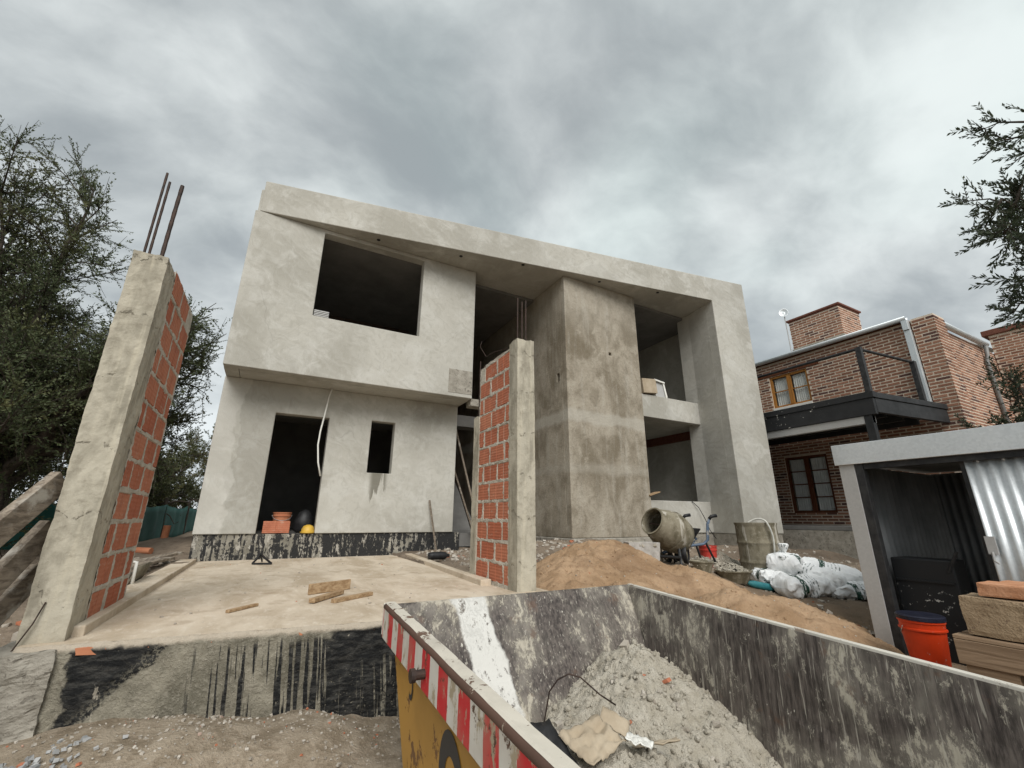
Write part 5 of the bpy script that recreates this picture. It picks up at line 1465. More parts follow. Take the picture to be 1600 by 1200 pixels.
# ------------------------------------------------------------------ galvanised shed
SX = 5.30
shed = thing('tool_shed', 'open galvanised sheet shed with dark corrugated inside', 'shed', (5.3, 1.5, -0.55))
def corr(axis, fixed, a0, a1, z0, z1, period, amp, n_per=8, z1b=None):
    mb = MB(); n = int((a1 - a0) / period * n_per)
    for i in range(n + 1):
        u = a0 + (a1 - a0) * i / n
        d = fixed + amp * math.sin(2 * math.pi * (u - a0) / period)
        zt = z1 if z1b is None else z1 + (z1b - z1) * i / n
        mb.v += [((d, u, z0) if axis == 'y' else (u, d, z0)), ((d, u, zt) if axis == 'y' else (u, d, zt))]
    for i in range(n):
        mb.f.append((2 * i, 2 * i + 1, 2 * i + 3, 2 * i + 2)); mb.mi.append(0)
    return mb
def sheet(name, mb, mat, parent, th=0.0015):
    o_ = obj(name, mb, mat, parent, smooth=True); md = o_.modifiers.new('s', 'SOLIDIFY'); md.thickness = th
    return o_
sheet('corrugated_sheet', corr('y', SX + 0.02, -0.6, 1.49, -0.62, 1.172, 0.078, 0.011), GALV, shed)
sheet('corrugated_sheet', corr('x', 2.380, SX + 0.03, 7.3, -0.62, 1.19, 0.11, 0.026), SHEETIN, shed)
sheet('corrugated_sheet', corr('y', 7.3, -0.6, 2.39, -0.62, 1.2, 0.078, 0.010), SHEETIN, shed)
m_ = MB(); m_.box(SX - 0.03, 7.36, -0.65, 2.47, 1.22, 1.232); obj('roof_sheet', m_, SHEETIN, shed)
m_ = MB(); m_.box(SX - 0.055, SX - 0.035, -0.7, 2.475, 1.195, 1.405); m_.box(SX - 0.035, SX + 0.06, -0.7, 2.475, 1.39, 1.402); m_.box(SX - 0.034, SX + 0.10, 2.458, 2.474, 1.2, 1.389)
obj('fascia', m_, GALV, shed, bevel=0.004)
m_ = MB(); m_.box(SX - 0.03, SX + 0.0, 2.31, 2.45, -0.62, 1.36)
obj('post', m_, GALVDULL, shed, bevel=0.004)
m_ = MB(); m_.box(SX - 0.028, SX + 0.05, 2.235, 2.307, -0.62, 1.33); obj('post', m_, DARKSTEEL, shed, bevel=0.004)
m_ = MB(); m_.box(SX + 0.04, SX + 0.09, 1.47, 1.53, -0.62, 1.19); obj('post', m_, DARKSTEEL, shed)
m_ = MB(); m_.box(SX - 0.02, SX + 0.04, -0.6, 2.23, 1.14, 1.19); obj('lintel', m_, DARKSTEEL, shed)
m_ = MB(); m_.box(SX - 0.01, SX + 0.015, 1.44, 1.50, 0.38, 0.52); m_.tube([(SX - .02, 1.47, 0.40), (SX - .03, 1.47, 0.33), (SX - .02, 1.45, 0.31)], 0.008, 6); obj('latch', m_, GALVDULL, shed)
for k in range(10):
    y = 1.40 - k * 0.156
    m_ = MB(); m_.tube([(SX - .004, y, 1.13), (SX + .012, y, 1.13)], 0.008, 8); obj('screw', m_, GALVDULL, shed)
# crate and bucket in the shed mouth
zc_ = ground_z(5.05, 1.97)
bk = bucket('plastic_bucket', 'bright orange plastic bucket with dark lid beside the shed post', (4.98, 1.95, -0.52), 0.150, 0.37, ORANGE, ORANGELID, None, 2.6)
m_ = MB()
for k, (u, wd) in enumerate([(0, .09), (1, .12), (2, .11), (3, .12), (4, .07), (5, .10)]):
    for s_ in range(6):
        a0 = math.radians(196 + s_ * wd * 60); a1 = math.radians(196 + (s_ + .7) * wd * 60)
        r = 0.1525; z_ = .27 - k * .022
        m_.add([(r * .955 * math.cos(a0), r * .955 * math.sin(a0), z_), (r * .955 * math.cos(a1), r * .955 * math.sin(a1), z_), (r * .96 * math.cos(a1), r * .96 * math.sin(a1), z_ + .009), (r * .96 * math.cos(a0), r * .96 * math.sin(a0), z_ + .009)], [(0, 1, 2, 3)])
obj('printed_text', m_, REBAR, bk, local=True)
t_ = thing('plastic_crate', 'black splattered plastic crate standing behind the orange bucket', 'crate', (5.55, 2.0, -0.5))
m_ = MB(); m_.box(5.45, 5.72, 1.80, 2.26, -0.56, 0.30); obj('body', m_, CRATE, t_, bevel=0.012)
m_ = MB(); m_.box(5.435, 5.45, 1.82, 2.24, 0.10, 0.115); obj('ridge', m_, CRATE, t_)
m_ = MB(); m_.tube([(5.45, 1.84, 0.20), (5.42, 1.74, 0.38)], 0.012, 8); obj('handle', m_, DARKSTEEL, t_)
# pallet with blocks
pal = thing('wooden_pallet', 'weathered wooden pallet carrying blocks and bricks beside the skip', 'pallet', (4.4, 1.1, -0.57))
zt = -0.09
for k in range(5):
    m_ = MB(); m_.box(4.20 + k * .16, 4.32 + k * .16, -0.1, 1.49, zt - .022, zt); obj('deck_board', m_, PALLETWOOD, pal, bevel=0.003)
for k, (a, b_) in enumerate([(1.24, 1.45), (0.55, 0.70), (-0.08, .10)]):
    m_ = MB(); m_.box(4.22, 4.95, a, b_, zt - .10, zt - .0225); obj('block', m_, PALLETWOOD, pal, bevel=0.003)
m_ = MB(); m_.box(4.195, 4.22, -0.1, 1.488, zt - .17, zt - .025); obj('side_board', m_, PALLETWOOD, pal, bevel=0.003)
for k in range(3):
    m_ = MB(); m_.box(4.21, 4.95, (1.22, .5, -.1)[k], (1.46, .72, .12)[k], -0.62, zt - .171); obj('block', m_, PALLETWOOD, pal, bevel=0.003)
def rough_block(x0, x1, y0, y1, z0, z1, seed, amp=0.008):
    mb = MB(); n = (10, 16, 6)
    bm = bmesh.new()
    bmesh.ops.create_cube(bm, size=1.0)
    bmesh.ops.subdivide_edges(bm, edges=bm.edges[:], cuts=7, use_grid_fill=True)
    for v in bm.verts:
        p = Vector((x0 + (x1 - x0) * (v.co.x + .5), y0 + (y1 - y0) * (v.co.y + .5), z0 + (z1 - z0) * (v.co.z + .5)))
        edge = sum(abs(abs(c) - .5) < 1e-4 for c in v.co)
        cen = Vector(((x0 + x1) / 2, (y0 + y1) / 2, (z0 + z1) / 2))
        p += (p - cen).normalized() * (amp * fbm(p.x + seed, p.y, p.z, 4, 9) - (amp * .9 if edge >= 2 else 0))
        mb.v.append(tuple(p))
    bm.verts.index_update()
    for f in bm.faces: mb.f.append(tuple(v.index for v in f.verts)); mb.mi.append(0)
    bm.free()
    return mb
for i, (b_, mt, lab) in enumerate([((4.24, 4.52, 0.70, 1.425, zt + .009, 0.155), TANBLOCK, 'large rough tan block on the pallet under the salmon brick'),
                                   ((4.24, 4.52, -0.05, 0.66, zt + .009, 0.15), TANBLOCK, 'large rough tan block at the far end of the pallet'),
                                   ((4.57, 4.85, 0.60, 1.35, zt + .009, 0.15), TANBLOCK, 'tan block standing in the second row of the pallet'),
                                   ((4.26, 4.50, 0.78, 1.32, 0.166, 0.245), SALMON, 'flat salmon coloured brick on top of the tan block'),
                                   ((4.25, 4.49, 0.16, 0.72, 0.160, 0.24), SALMON, 'second salmon brick lying along the pallet blocks'),
                                   ((4.55, 4.78, 0.92, 1.30, 0.162, 0.235), SALMON, 'salmon brick on the rear row of pallet blocks'),
                                   ((4.35, 4.60, 0.55, 1.02, 0.252, 0.32), SALMON, 'uppermost salmon brick lying across two others')]):
    tag(obj('clay_block' if mt is TANBLOCK else 'clay_brick', rough_block(*b_, i * 4.1, 0.009 if mt is TANBLOCK else 0.006), mt), lab, 'block' if mt is TANBLOCK else 'brick', 'blocks and bricks on the pallet')

# ------------------------------------------------------------------ neighbouring brick house
HX = 13.0
nb = thing('brick_house', 'two storey red brick house with pale mortar, black balcony and wide chimney', 'house', (14.5, 6.0, 0.0))
brick_list = []     # (center, half-u, axis, wallkey)
def face_bricks(axis, fixed, out, u0, u1, z0, z1, holes=(), key='wall', L=0.235, Hb=0.050, course=0.078, j=0.026, phase=0.0):
    r = 0; z = z0
    while z + Hb <= z1 + 1e-6:
        s = u0 - (L + j) * (0.5 if r % 2 else 0.0) - phase
        while s < u1:
            a, b = max(s, u0), min(s + L, u1)
            if b - a > 0.05:
                segs = [(a, b)]
                for h in holes:
                    if h[2] - 0.02 < z + Hb / 2 < h[3] + 0.02:
                        ns = []
                        for (p, q) in segs:
                            if q <= h[0] or p >= h[1]: ns.append((p, q))
                            else:
                                if p < h[0] - .04: ns.append((p, h[0] - .004))
                                if q > h[1] + .04: ns.append((h[1] + .004, q))
                        segs = ns
                for (p, q) in segs: brick_list.append((axis, fixed, out, (p + q) / 2, q - p, z + Hb / 2, Hb, key))
            s += L + j
        z += course; r += 1
W_UP = (6.34, 7.43, 3.84, 4.81); W_LOW = (6.28, 7.40, 0.83, 2.36)
walls = {}
walls['wall'] = obj('wall', wall_grid('x', HX, 0.25, 3.83, 10.0, 0.43, 5.24, [W_UP, W_LOW]), MORTAR2, nb)
face_bricks('x', HX, -1, 3.83, 8.6, 3.02, 5.22, [W_UP], 'wall')
face_bricks('x', HX, -1, 3.83, 8.4, 0.55, 3.0, [W_LOW], 'wall')
m_ = MB(); m_.box(HX - 0.06, HX + 0.55, 3.41, 3.825, -0.3, 5.262); walls['pier'] = obj('pier', m_, MORTAR2, nb)
face_bricks('x', HX - 0.06, -1, 3.41, 3.825, 2.2, 5.29, key='pier', phase=0.1)
face_bricks('y', 3.41, -1, HX - 0.066, HX + 0.55, 2.2, 5.29, key='pier')
m_ = MB(); m_.box(HX + 0.3, 19.5, 3.70, 3.95, -0.3, 5.27); walls['side_wall'] = obj('side_wall', m_, MORTAR2, nb)
face_bricks('y', 3.70, -1, HX + 0.551, 18.2, 2.4, 5.26, [(13.95, 13.99, 2.4, 4.3)], key='side_wall')
m_ = MB(); m_.box(17.8, 22.0, 2.6, 3.68, -0.3, 5.95); walls['annex'] = obj('annex', m_, MORTAR2, nb)
face_bricks('x', 17.8, -1, 2.6, 3.68, 2.8, 5.80, key='annex')
m_ = MB(); m_.box(17.72, 22.1, 2.5, 3.8, 5.80, 5.97); obj('annex_cornice', m_, BRICKDUST, nb, bevel=0.02)
# chimney
CX, C0, C1, CXB = 14.0, 5.63, 7.06, 15.2
m_ = MB(); m_.box(CX, CXB, C0, C1, 5.3, 6.76); walls['chimney'] = obj('chimney', m_, MORTAR2, nb)
face_bricks('x', CX, -1, C0, C1, 5.85, 6.72, key='chimney'); face_bricks('y', C0, -1, CX, CXB, 5.85, 6.72, key='chimney')
m_ = MB(); m_.box(CX - .06, CXB + .06, C0 - .06, C1 + .06, 6.762, 6.82); m_.box(CX - .02, CXB + .02, C0 - .02, C1 + .02, 6.722, 6.761); obj('chimney_cap', m_, BRICKDUST, walls['chimney'], bevel=0.01)
m_ = MB(); m_.box(CX - .03, CXB + .03, C0 - .03, C1 + .03, 5.3, 5.82); obj('flashing', m_, PATCH, walls['chimney'], bevel=0.01)
# split the bricks: the 300 that show largest are objects, the rest are joined per wall
def bsize(b):
    axis, fixed, out, u, ln, z, hb, key = b
    p = Vector((fixed, u, z)) if axis == 'x' else Vector((u, fixed, z))
    d = p - Vector((0, 0, CAM_H)); dn = d.length
    face = abs(d.x if axis == 'x' else d.y) / dn
    hidden = (key == 'wall' and z < 3.0) or (key == 'pier' and z < 2.7)
    return (0 if hidden else 1) * ln * face / dn ** 2
for key in ('wall', 'pier', 'side_wall', 'annex', 'chimney'):
    lst = sorted([b for b in brick_list if b[7] == key], key=bsize, reverse=True)
    w_ = walls[key]
    nkeep = {'wall': 300, 'pier': 120, 'side_wall': 120, 'annex': 40, 'chimney': 150}[key]
    mbr = MB(); mbr.box(-0.03, 0.007, -0.1175, 0.1175, -0.025, 0.025)
    base = None
    off = world_loc(w_)
    rest = MB()
    for i, (axis, fixed, out, u, ln, z, hb, _) in enumerate(lst):
        pr_j = rng.uniform(-.003, .003)
        if i < nkeep:
            loc = Vector((fixed - pr_j, u, z)) if axis == 'x' else Vector((u, fixed - pr_j, z))
            rot = (0, 0, math.pi) if axis == 'x' else (0, 0, -math.pi / 2)
            if base is None:
                base = obj('brick', mbr, BRICK, w_, local=True, bevel=0.0)
                base.location = loc - off; base.rotation_euler = rot; base.scale = (1, ln / 0.235, 1)
            else: copy_obj(base, w_, loc - off, (1, ln / 0.235, rng.uniform(.94, 1.04)), rot)
        else:
            d0, d1 = fixed - 0.006 - pr_j, fixed + 0.02
            if axis == 'x': rest.box(d0, d1, u - ln / 2, u + ln / 2, z - hb / 2, z + hb / 2)
            else: rest.box(u - ln / 2, u + ln / 2, d0, d1, z - hb / 2, z + hb / 2)
    if rest.v:
        tag(obj('brickwork', rest, BRICK, w_), kind='stuff')
# roof, gutters, downpipes
m_ = MB(); m_.add([(12.85, 3.95, 5.27), (12.85, 10, 5.27), (19.5, 10, 5.75), (19.5, 3.95, 5.75), (12.85, 3.95, 5.33), (12.85, 10, 5.33), (19.5, 10, 5.81), (19.5, 3.95, 5.81)], [(0, 1, 2, 3), (7, 6, 5, 4), (0, 4, 5, 1), (1, 5, 6, 2), (2, 6, 7, 3), (3, 7, 4, 0)])
obj('roof', m_, GALVDULL, nb)
def gutter(a, b, out):
    """half round gutter channel from a to b"""
    a, b, out = Vector(a), Vector(b), Vector(out)
    mb = MB(); n = 10
    for p in (a, b):
        for k in range(n + 1):
            t2 = math.pi * k / n
            mb.v.append(tuple(p + out * (0.075 + 0.075 * math.cos(t2)) + Vector((0, 0, -0.085 * math.sin(t2)))))
    for k in range(n):
        mb.f.append((k, k + 1, n + 2 + k, n + 1 + k)); mb.mi.append(0)
    o_ = obj('gutter', mb, GUTTER, nb, smooth=True); md = o_.modifiers.new('s', 'SOLIDIFY'); md.thickness = 0.006
gutter((12.92, 3.86, 5.33), (12.92, 10, 5.33), (-1, 0, 0))
gutter((13.60, 3.69, 5.36), (17.0, 3.69, 5.36), (0, -1, 0))
m_ = MB(); m_.box(12.84, 12.94, 3.845, 3.97, 3.06, 5.0); m_.box(12.80, 12.93, 3.85, 3.965, 5.001, 5.25); obj('downpipe', m_, GUTTER, nb, bevel=0.006)
m_ = MB(); m_.tube([(16.8, 3.58, 5.27), (16.85, 3.62, 5.0), (16.7, 3.63, 4.8), (16.75, 3.64, 4.5), (16.75, 3.64, 2.0)], 0.05, 10); obj('downpipe', m_, PIPEGREY, nb, smooth=True)
m_ = MB(); m_.box(HX - 0.05, HX - 0.002, 3.86, 8.0, 5.235, 5.262); obj('eaves_board', m_, DARKWOOD, nb)
# windows
def casement(name, y0, y1, z0, z1, rows, mat, parent, x):
    wf = obj(name, MB().box(x + .04, x + .09, y0, y1, z0, z0 + .06), mat, parent)
    fr = MB()
    fr.box(x + .03, x + .10, y0, y0 + .06, z0 + .061, z1 - .061); fr.box(x + .03, x + .10, y1 - .06, y1, z0 + .061, z1 - .061); fr.box(x + .03, x + .10, y0, y1, z1 - .06, z1)
    obj('frame', fr, mat, wf)
    ym = (y0 + y1) / 2
    obj('mullion', MB().box(x + .025, x + .09, ym - .055, ym + .055, z0 + .062, z1 - .062), mat, wf)
    ph = (z1 - z0 - .12) / rows
    for c in range(2):
        ya, yb = (y0 + .065, ym - .06) if c == 0 else (ym + .06, y1 - .065)
        for r in range(rows):
            za = z0 + .065 + r * ph
            obj('pane', MB().box(x + .055, x + .060, ya, yb, za + .012, za + ph - .018), GLASS, wf)
            if r: obj('glazing_bar', MB().box(x + .042, x + .075, ya, yb, za - .016, za + .010), mat, wf)
        cm_ = MB(); n = 40
        for i in range(n + 1):
            yv = ya + (yb - ya) * i / n
            d = x + 0.13 + 0.014 * math.sin(i * 1.15) + 0.006 * math.sin(i * 2.7)
            cm_.v += [(d, yv, z0 + .07), (d, yv, z1 - .07)]
        for i in range(n): cm_.f.append((2 * i, 2 * i + 1, 2 * i + 3, 2 * i + 2)); cm_.mi.append(0)
        obj('curtain', cm_, CURTAIN, wf, smooth=True)
    return wf
casement('window', W_UP[0], W_UP[1], W_UP[2], W_UP[3], 2, OAK, nb, HX)
casement('window', W_LOW[0], W_LOW[1], W_LOW[2], W_LOW[3], 4, DARKWOOD, nb, HX)
m_ = MB(); m_.box(HX - .03, HX - .002, W_UP[0] - .35, 8.4, W_UP[3] + .03, W_UP[3] + .10); obj('lintel', m_, DARKWOOD, nb)
m_ = MB(); m_.box(HX - .04, HX + .02, W_UP[0], W_UP[1], W_UP[2] - .07, W_UP[2] - .003); obj('sill', m_, PVC, nb)
# rooms behind the windows
m_ = MB(); m_.box(HX + .26, HX + .3, 5.0, 9.0, 0.5, 5.2); obj('inner_wall', m_, DARKCONC, nb)
# porch base and balcony deck
DXF = 10.3
m_ = MB(); m_.box(10.35, 12.99, 4.0, 10.0, -0.6, 0.445); obj('porch_base', m_, PATCH, nb, bevel=0.015)
m_ = MB(); m_.box(10.345, 12.99, 4.02, 9.9, 0.447, 0.52); obj('porch_step', m_, DARKCONC, nb)
def dy0(x): return 3.925 - (x - DXF) * 0.10        # outer edge of the deck
m_ = MB(); m_.box(DXF, DXF + .09, 3.93, 10.0, 2.66, 2.995); obj('fascia_beam', m_, SPLASH, nb, bevel=0.006)
m_ = MB(); m_.box(DXF - .02, DXF + .12, 3.90, 10.0, 2.998, 3.125); obj('deck_edge', m_, SPLASH, nb, bevel=0.004)
m_ = MB(); m_.prism([(DXF + .095, 3.925), (DXF + .095, 4.01), (12.92, 3.73), (12.92, 3.645)], 2.70, 2.995); obj('fascia_beam', m_, BLACKBEAM, nb, bevel=0.006)
m_ = MB(); m_.prism([(DXF + .125, 3.90), (DXF + .125, 4.02), (12.93, 3.74), (12.93, 3.62)], 2.999, 3.115); obj('deck_edge', m_, BLACKBEAM, nb, bevel=0.004)
m_ = MB(); m_.box(DXF + .03, DXF + .16, 4.02, 10.0, 2.50, 2.655); obj('under_beam', m_, GALVDULL, nb, bevel=0.004)
for k in range(18):
    m_ = MB(); m_.box(DXF + .1, 12.94, 4.02 + k * .3, 4.318 + k * .3, 2.86, 2.90); obj('deck_board', m_, BLACKBEAM, nb)
for k in range(3):
    m_ = MB(); m_.box(11.0 + k * .75, 11.08 + k * .75, 4.05, 10.0, 2.70, 2.858); obj('joist', m_, BLACKBEAM, nb)
m_ = MB(); m_.box(DXF + .02, DXF + .15, 4.02, 4.16, 0.53, 2.66); obj('post', m_, BLACKBEAM, nb, bevel=0.005)
m_ = MB(); m_.box(DXF - .0, DXF + .10, 3.93, 4.03, 3.126, 4.09); obj('rail_post', m_, DARKSTEEL, nb, bevel=0.004)
m_ = MB(); m_.box(12.10, 12.22, 3.71, 3.80, 3.117, 4.03); obj('rail_post', m_, DARKSTEEL, nb, bevel=0.004)
m_ = MB(); m_.tube([(DXF + .05, 4.04, 4.06), (DXF + .05, 9.8, 4.06)], 0.03, 10); obj('hand_rail', m_, DARKSTEEL, nb)
m_ = MB(); m_.tube([(DXF + .11, 3.97, 4.05), (12.1, 3.76, 4.01)], 0.03, 10); obj('hand_rail', m_, DARKSTEEL, nb)
m_ = MB(); m_.box(10.4, 12.99, 9.3, 9.5, 0.53, 2.85); obj('porch_light_block', m_, BRICKDUST, nb)  # unseen wall added to keep light from the far end out of the porch
# weather vane aerial at the chimney
t_ = thing('roof_aerial', 'slim roof aerial with pale round reflector beside the brick chimney', 'aerial', (13.95, 7.12, 5.75))
m_ = MB(); m_.tube([(13.95, 7.12, 5.6), (13.95, 7.12, 7.05)], 0.016, 8); obj('mast', m_, GALVDULL, t_)
m_ = MB()
qv = Vector((-0.85, -0.5, 0.15)).normalized().to_track_quat('Z', 'Y').to_matrix()
m_.lathe([(0.0, 0.0), (0.06, 0.008), (0.11, 0.03), (0.135, 0.055)], 20, fn=lambda x, y, z: tuple(Vector((13.93, 7.12, 7.10)) + qv @ Vector((x, y * 1.15, z))), caps=(False, False))
o = obj('reflector', m_, GALV, t_, smooth=True); md = o.modifiers.new('s', 'SOLIDIFY'); md.thickness = 0.006

# ------------------------------------------------------------------ green screen fence at the left
fence_pts = [(-9.0, 11.0), (-6.4, 11.6), (-4.4, 12.2), (-2.55, 12.6), (-2.35, 15.0), (-2.2, 17.5), (-2.05, 20.0), (-1.9, 23.0)]
fence = thing('screen_fence', 'dark green shade cloth fence behind the site between posts', 'fence', (-3.0, 12.5, 0.0))
for i, (x, y) in enumerate(fence_pts):
    m_ = MB(); gz_ = ground_z(x, y); m_.tube([(x, y, gz_ - .2), (x + rng.uniform(-.05, .05), y, 1.15 + rng.uniform(-.1, .1))], 0.04, 8); obj('post', m_, BARK, fence)
for i in range(len(fence_pts) - 1):
    (xa, ya), (xb, yb) = fence_pts[i], fence_pts[i + 1]
    m_ = MB(); n = 24
    for k in range(n + 1):
        u = k / n; x, y = xa + (xb - xa) * u, ya + (yb - ya) * u
        gz_ = ground_z(x, y)
        for j in range(7):
            v = j / 6
            zt_ = 1.02 - 0.10 * math.sin(math.pi * u) + 0.03 * fbm(x, y, 1, 2, 2)
            w_ = 0.05 * fbm(x * 1.2, y * 1.2, v, 3, 1.6) + 0.02 * math.sin(u * 20 + v * 2)
            m_.v.append((x + w_ * .6, y - 0.05 + w_, gz_ - .05 + (zt_ - gz_) * v))
    for k in range(n):
        for j in range(6):
            a = k * 7 + j
            m_.f.append((a, a + 7, a + 8, a + 1)); m_.mi.append(0)
    o = obj('cloth_panel', m_, CLOTH, fence, smooth=True); md = o.modifiers.new('s', 'SOLIDIFY'); md.thickness = 0.004

# debris left of the platform
m_ = MB(); gz_ = ground_z(-1.65, 11.0); m_.tube([(-1.66, 11.0, gz_ - .1), (-1.65, 11.0, 0.48)], 0.06, 14)
tag(obj('clay_pipe', m_, TERRA), 'terracotta drain pipe stub standing upright in the earth', 'pipe')
m_ = MB(); m_.tube([(-1.92, 9.6, ground_z(-1.92, 9.6) + .05), (-1.55, 9.4, ground_z(-1.55, 9.4) + .05)], 0.05, 14)
tag(obj('clay_pipe', m_, TERRA), 'terracotta drain pipe lying on the earth beside the brick wing wall', 'pipe')
for i, (a, b_, l_) in enumerate([((-1.5, 6.2, 0.06), (-1.04, 7.6, 0.12), 'weathered board lying along the left platform kerb'), ((-1.6, 5.6, 0.02), (-1.08, 5.95, 0.16), 'short board propped on the trough left of the platform'), ((-1.55, 7.0, 0.05), (-1.0, 8.0, 0.16), 'long board resting on the kerb near the house corner')]):
    plank_obj('timber_board', a, b_, 0.14, 0.03, PLANK, l_, 'board', 'boards left of the platform')
t_ = thing('mortar_trough', 'broken mortar trough with bent rim beside the left kerb', 'trough', (-1.18, 5.75, -0.06))
m_ = MB(); n = 14
for k in range(n + 1):
    a = math.pi * (0.05 + 0.9 * k / n)
    for y in (5.45, 6.05): m_.v.append((-1.17 - 0.20 * math.cos(a) , y, 0.24 - 0.30 * math.sin(a)))
for k in range(n): m_.f.append((2 * k, 2 * k + 1, 2 * k + 3, 2 * k + 2)); m_.mi.append(0)
o = obj('shell', m_, BARREL, t_, smooth=True); md = o.modifiers.new('s', 'SOLIDIFY'); md.thickness = 0.012
m_ = MB(); m_.tube([(-1.36, 5.44, 0.22), (-1.1, 5.42, 0.27), (-0.98, 5.42, 0.24), (-0.975, 5.42, 0.02)], 0.014, 8); obj('rim', m_, PVC, t_, smooth=True)

# ------------------------------------------------------------------ trees
def rot_to(d):
    """rotation matrices (n,3,3) taking +z to the given unit directions with random spin"""
    d = d / np.linalg.norm(d, axis=1, keepdims=True)
    ref = np.where(np.abs(d[:, 2:3]) < 0.95, np.array([[0, 0, 1.0]]), np.array([[1.0, 0, 0]]))
    xa = np.cross(ref, d); xa /= np.linalg.norm(xa, axis=1, keepdims=True)
    ya = np.cross(d, xa)
    return np.stack([xa, ya, d], axis=2)
def make_shoot(r, nleaf, ll, lw, spread, curve):
    """leaves along a unit twig (+z): returns leaf verts (n*4,3)"""
    V_ = []
    for k in range(nleaf):
        t_ = 0.06 + 0.94 * (k + r.random()) / nleaf
        a = r.uniform(0, 2 * math.pi)
        c = Vector((curve * t_ * t_, 0, t_))
        out = Vector((math.cos(a), math.sin(a), spread + r.uniform(-.2, .5))).normalized()
        side = out.cross(Vector((r.uniform(-1, 1), r.uniform(-1, 1), r.uniform(-1, 1)))).normalized()
        l = ll * r.uniform(.6, 1.25) * (1.1 - .4 * t_); w_ = lw * r.uniform(.7, 1.2)
        V_ += [c, c + out * l * .5 + side * w_, c + out * l, c + out * l * .5 - side * w_]
    return np.array([tuple(v) for v in V_])
def mesh_from_np(name, verts, quads, mat, parent):
    me = bpy.data.meshes.new(name)
    nv, nf = len(verts), len(quads)
    off = np.array(world_loc(parent))
    me.vertices.add(nv); me.vertices.foreach_set('co', (verts - off).astype(np.float32).ravel())
    me.loops.add(nf * 4); me.loops.foreach_set('vertex_index', quads.astype(np.int32).ravel())
    me.polygons.add(nf); me.polygons.foreach_set('loop_start', np.arange(0, nf * 4, 4, dtype=np.int32))
    me.materials.append(mat); me.update(calc_edges=True)
    o_ = bpy.data.objects.new(name, me); C.objects.link(o_); o_.parent = parent
    return o_
def build_tree(name, label, cat, base, limbs, seed, trunk_r, shoot_len, nleaf, ll, lw, leafmat, spread=0.7, sub=(7, 12), sub_len=1.1, up=0.25, jit=0.5, group=None, clip=None):
    r = random.Random(seed)
    t_ = thing(name, label, cat, base, 0, group)
    wood_mb = MB(); sp, sd, sl = [], [], []
    base = Vector(base)
    for (pts, r0) in limbs:
        P_ = [Vector(p) for p in pts]
        # smooth polyline with jitter
        poly = []
        for i in range(len(P_) - 1):
            for k in range(6):
                u = k / 6
                q = P_[i].lerp(P_[i + 1], u)
                poly.append(q + Vector((r.gauss(0, .03), r.gauss(0, .03), r.gauss(0, .03))) * (1 if i + k else 0))
        poly.append(P_[-1])
        n = len(poly)
        wood_mb.tube(poly, [max(0.008, r0 * (1 - 0.85 * i / (n - 1))) for i in range(n)], 7)
        ld = (P_[-1] - P_[0]).normalized()
        nsub = int(sub[0] * (P_[-1] - P_[0]).length) + 2
        for k in range(nsub):
            i = int(n * (0.22 + 0.78 * (k + r.random()) / nsub)); i = min(i, n - 1)
            d = (ld * 0.55 + Vector((r.gauss(0, 1), r.gauss(0, 1), r.gauss(0, 1))).normalized() * 0.9 + Vector((0, 0, up))).normalized()
            L2 = sub_len * r.uniform(.5, 1.15)
            q0 = poly[i]; q1 = q0 + d * L2 * .5 + Vector((0, 0, r.uniform(-.1, .1))); q2 = q0 + d * L2 + Vector((r.gauss(0, .1), r.gauss(0, .1), r.gauss(0, .12)))
            if clip and not clip(q2): continue
            wood_mb.tube([q0, q1, q2], [0.016, 0.010, 0.005], 5)
            for j in range(sub[1]):
                u = r.uniform(.15, 1.0)
                p = q0.lerp(q1, u * 2) if u < .5 else q1.lerp(q2, u * 2 - 1)
                dd = (d * 0.6 + Vector((r.gauss(0, 1), r.gauss(0, 1), r.gauss(0, 1))).normalized() * jit * 1.6 + Vector((0, 0, up))).normalized()
                Ls = shoot_len * r.uniform(.45, 1.2)
                if clip and not clip(p + dd * Ls): continue
                sp.append(p); sd.append(dd); sl.append(Ls)
                wood_mb.tube([p, p + dd * Ls], [0.005, 0.0025], 3, caps=False)
    obj('trunk', wood_mb, BARK, t_)
    variants = [make_shoot(r, nleaf, ll / shoot_len, lw / shoot_len, spread, r.uniform(-.15, .15)) for _ in range(6)]
    sp = np.array([tuple(p) for p in sp]); sd = np.array([tuple(p) for p in sd]); sl = np.array(sl)
    Rm_ = rot_to(sd); allv = []
    pick = np.array([r.randrange(6) for _ in sp])
    for k in range(6):
        m = pick == k
        if not m.any(): continue
        allv.append((np.einsum('nij,vj->nvi', Rm_[m], variants[k]) * sl[m][:, None, None] + sp[m][:, None, :]).reshape(-1, 3))
    V_ = np.concatenate(allv)
    mesh_from_np('crown', V_, np.arange(len(V_)).reshape(-1, 4), leafmat, t_)
    return t_
keep_left = lambda p: not (p.x > -1.15 and p.y > 7.3) and not (p.z > 4.25 + 1.3 * max(0.0, -1.8 - p.x) and p.x > -3.2)
def fan(base, top, n, r, reach, zlo, zhi, rise=0.5, r0=0.09):
    """limbs radiating from the top of a trunk"""
    out = []
    b, tp = Vector(base), Vector(top)
    out.append(([b, b.lerp(tp, .5) + Vector((.05, .03, 0)), tp], r0 * 2.0))
    for k in range(n):
        a = 2 * math.pi * (k + r.random() * .6) / n
        z = r.uniform(zlo, zhi); rc = reach * r.uniform(.65, 1.0)
        e = Vector((b.x + rc * math.cos(a), b.y + rc * math.sin(a), z))
        s_ = b.lerp(tp, r.uniform(.55, 1.0))
        out.append(([s_, s_.lerp(e, .45) + Vector((0, 0, .35 * rise)), e], r0 * r.uniform(.6, 1)))
    return out
r1 = random.Random(21)
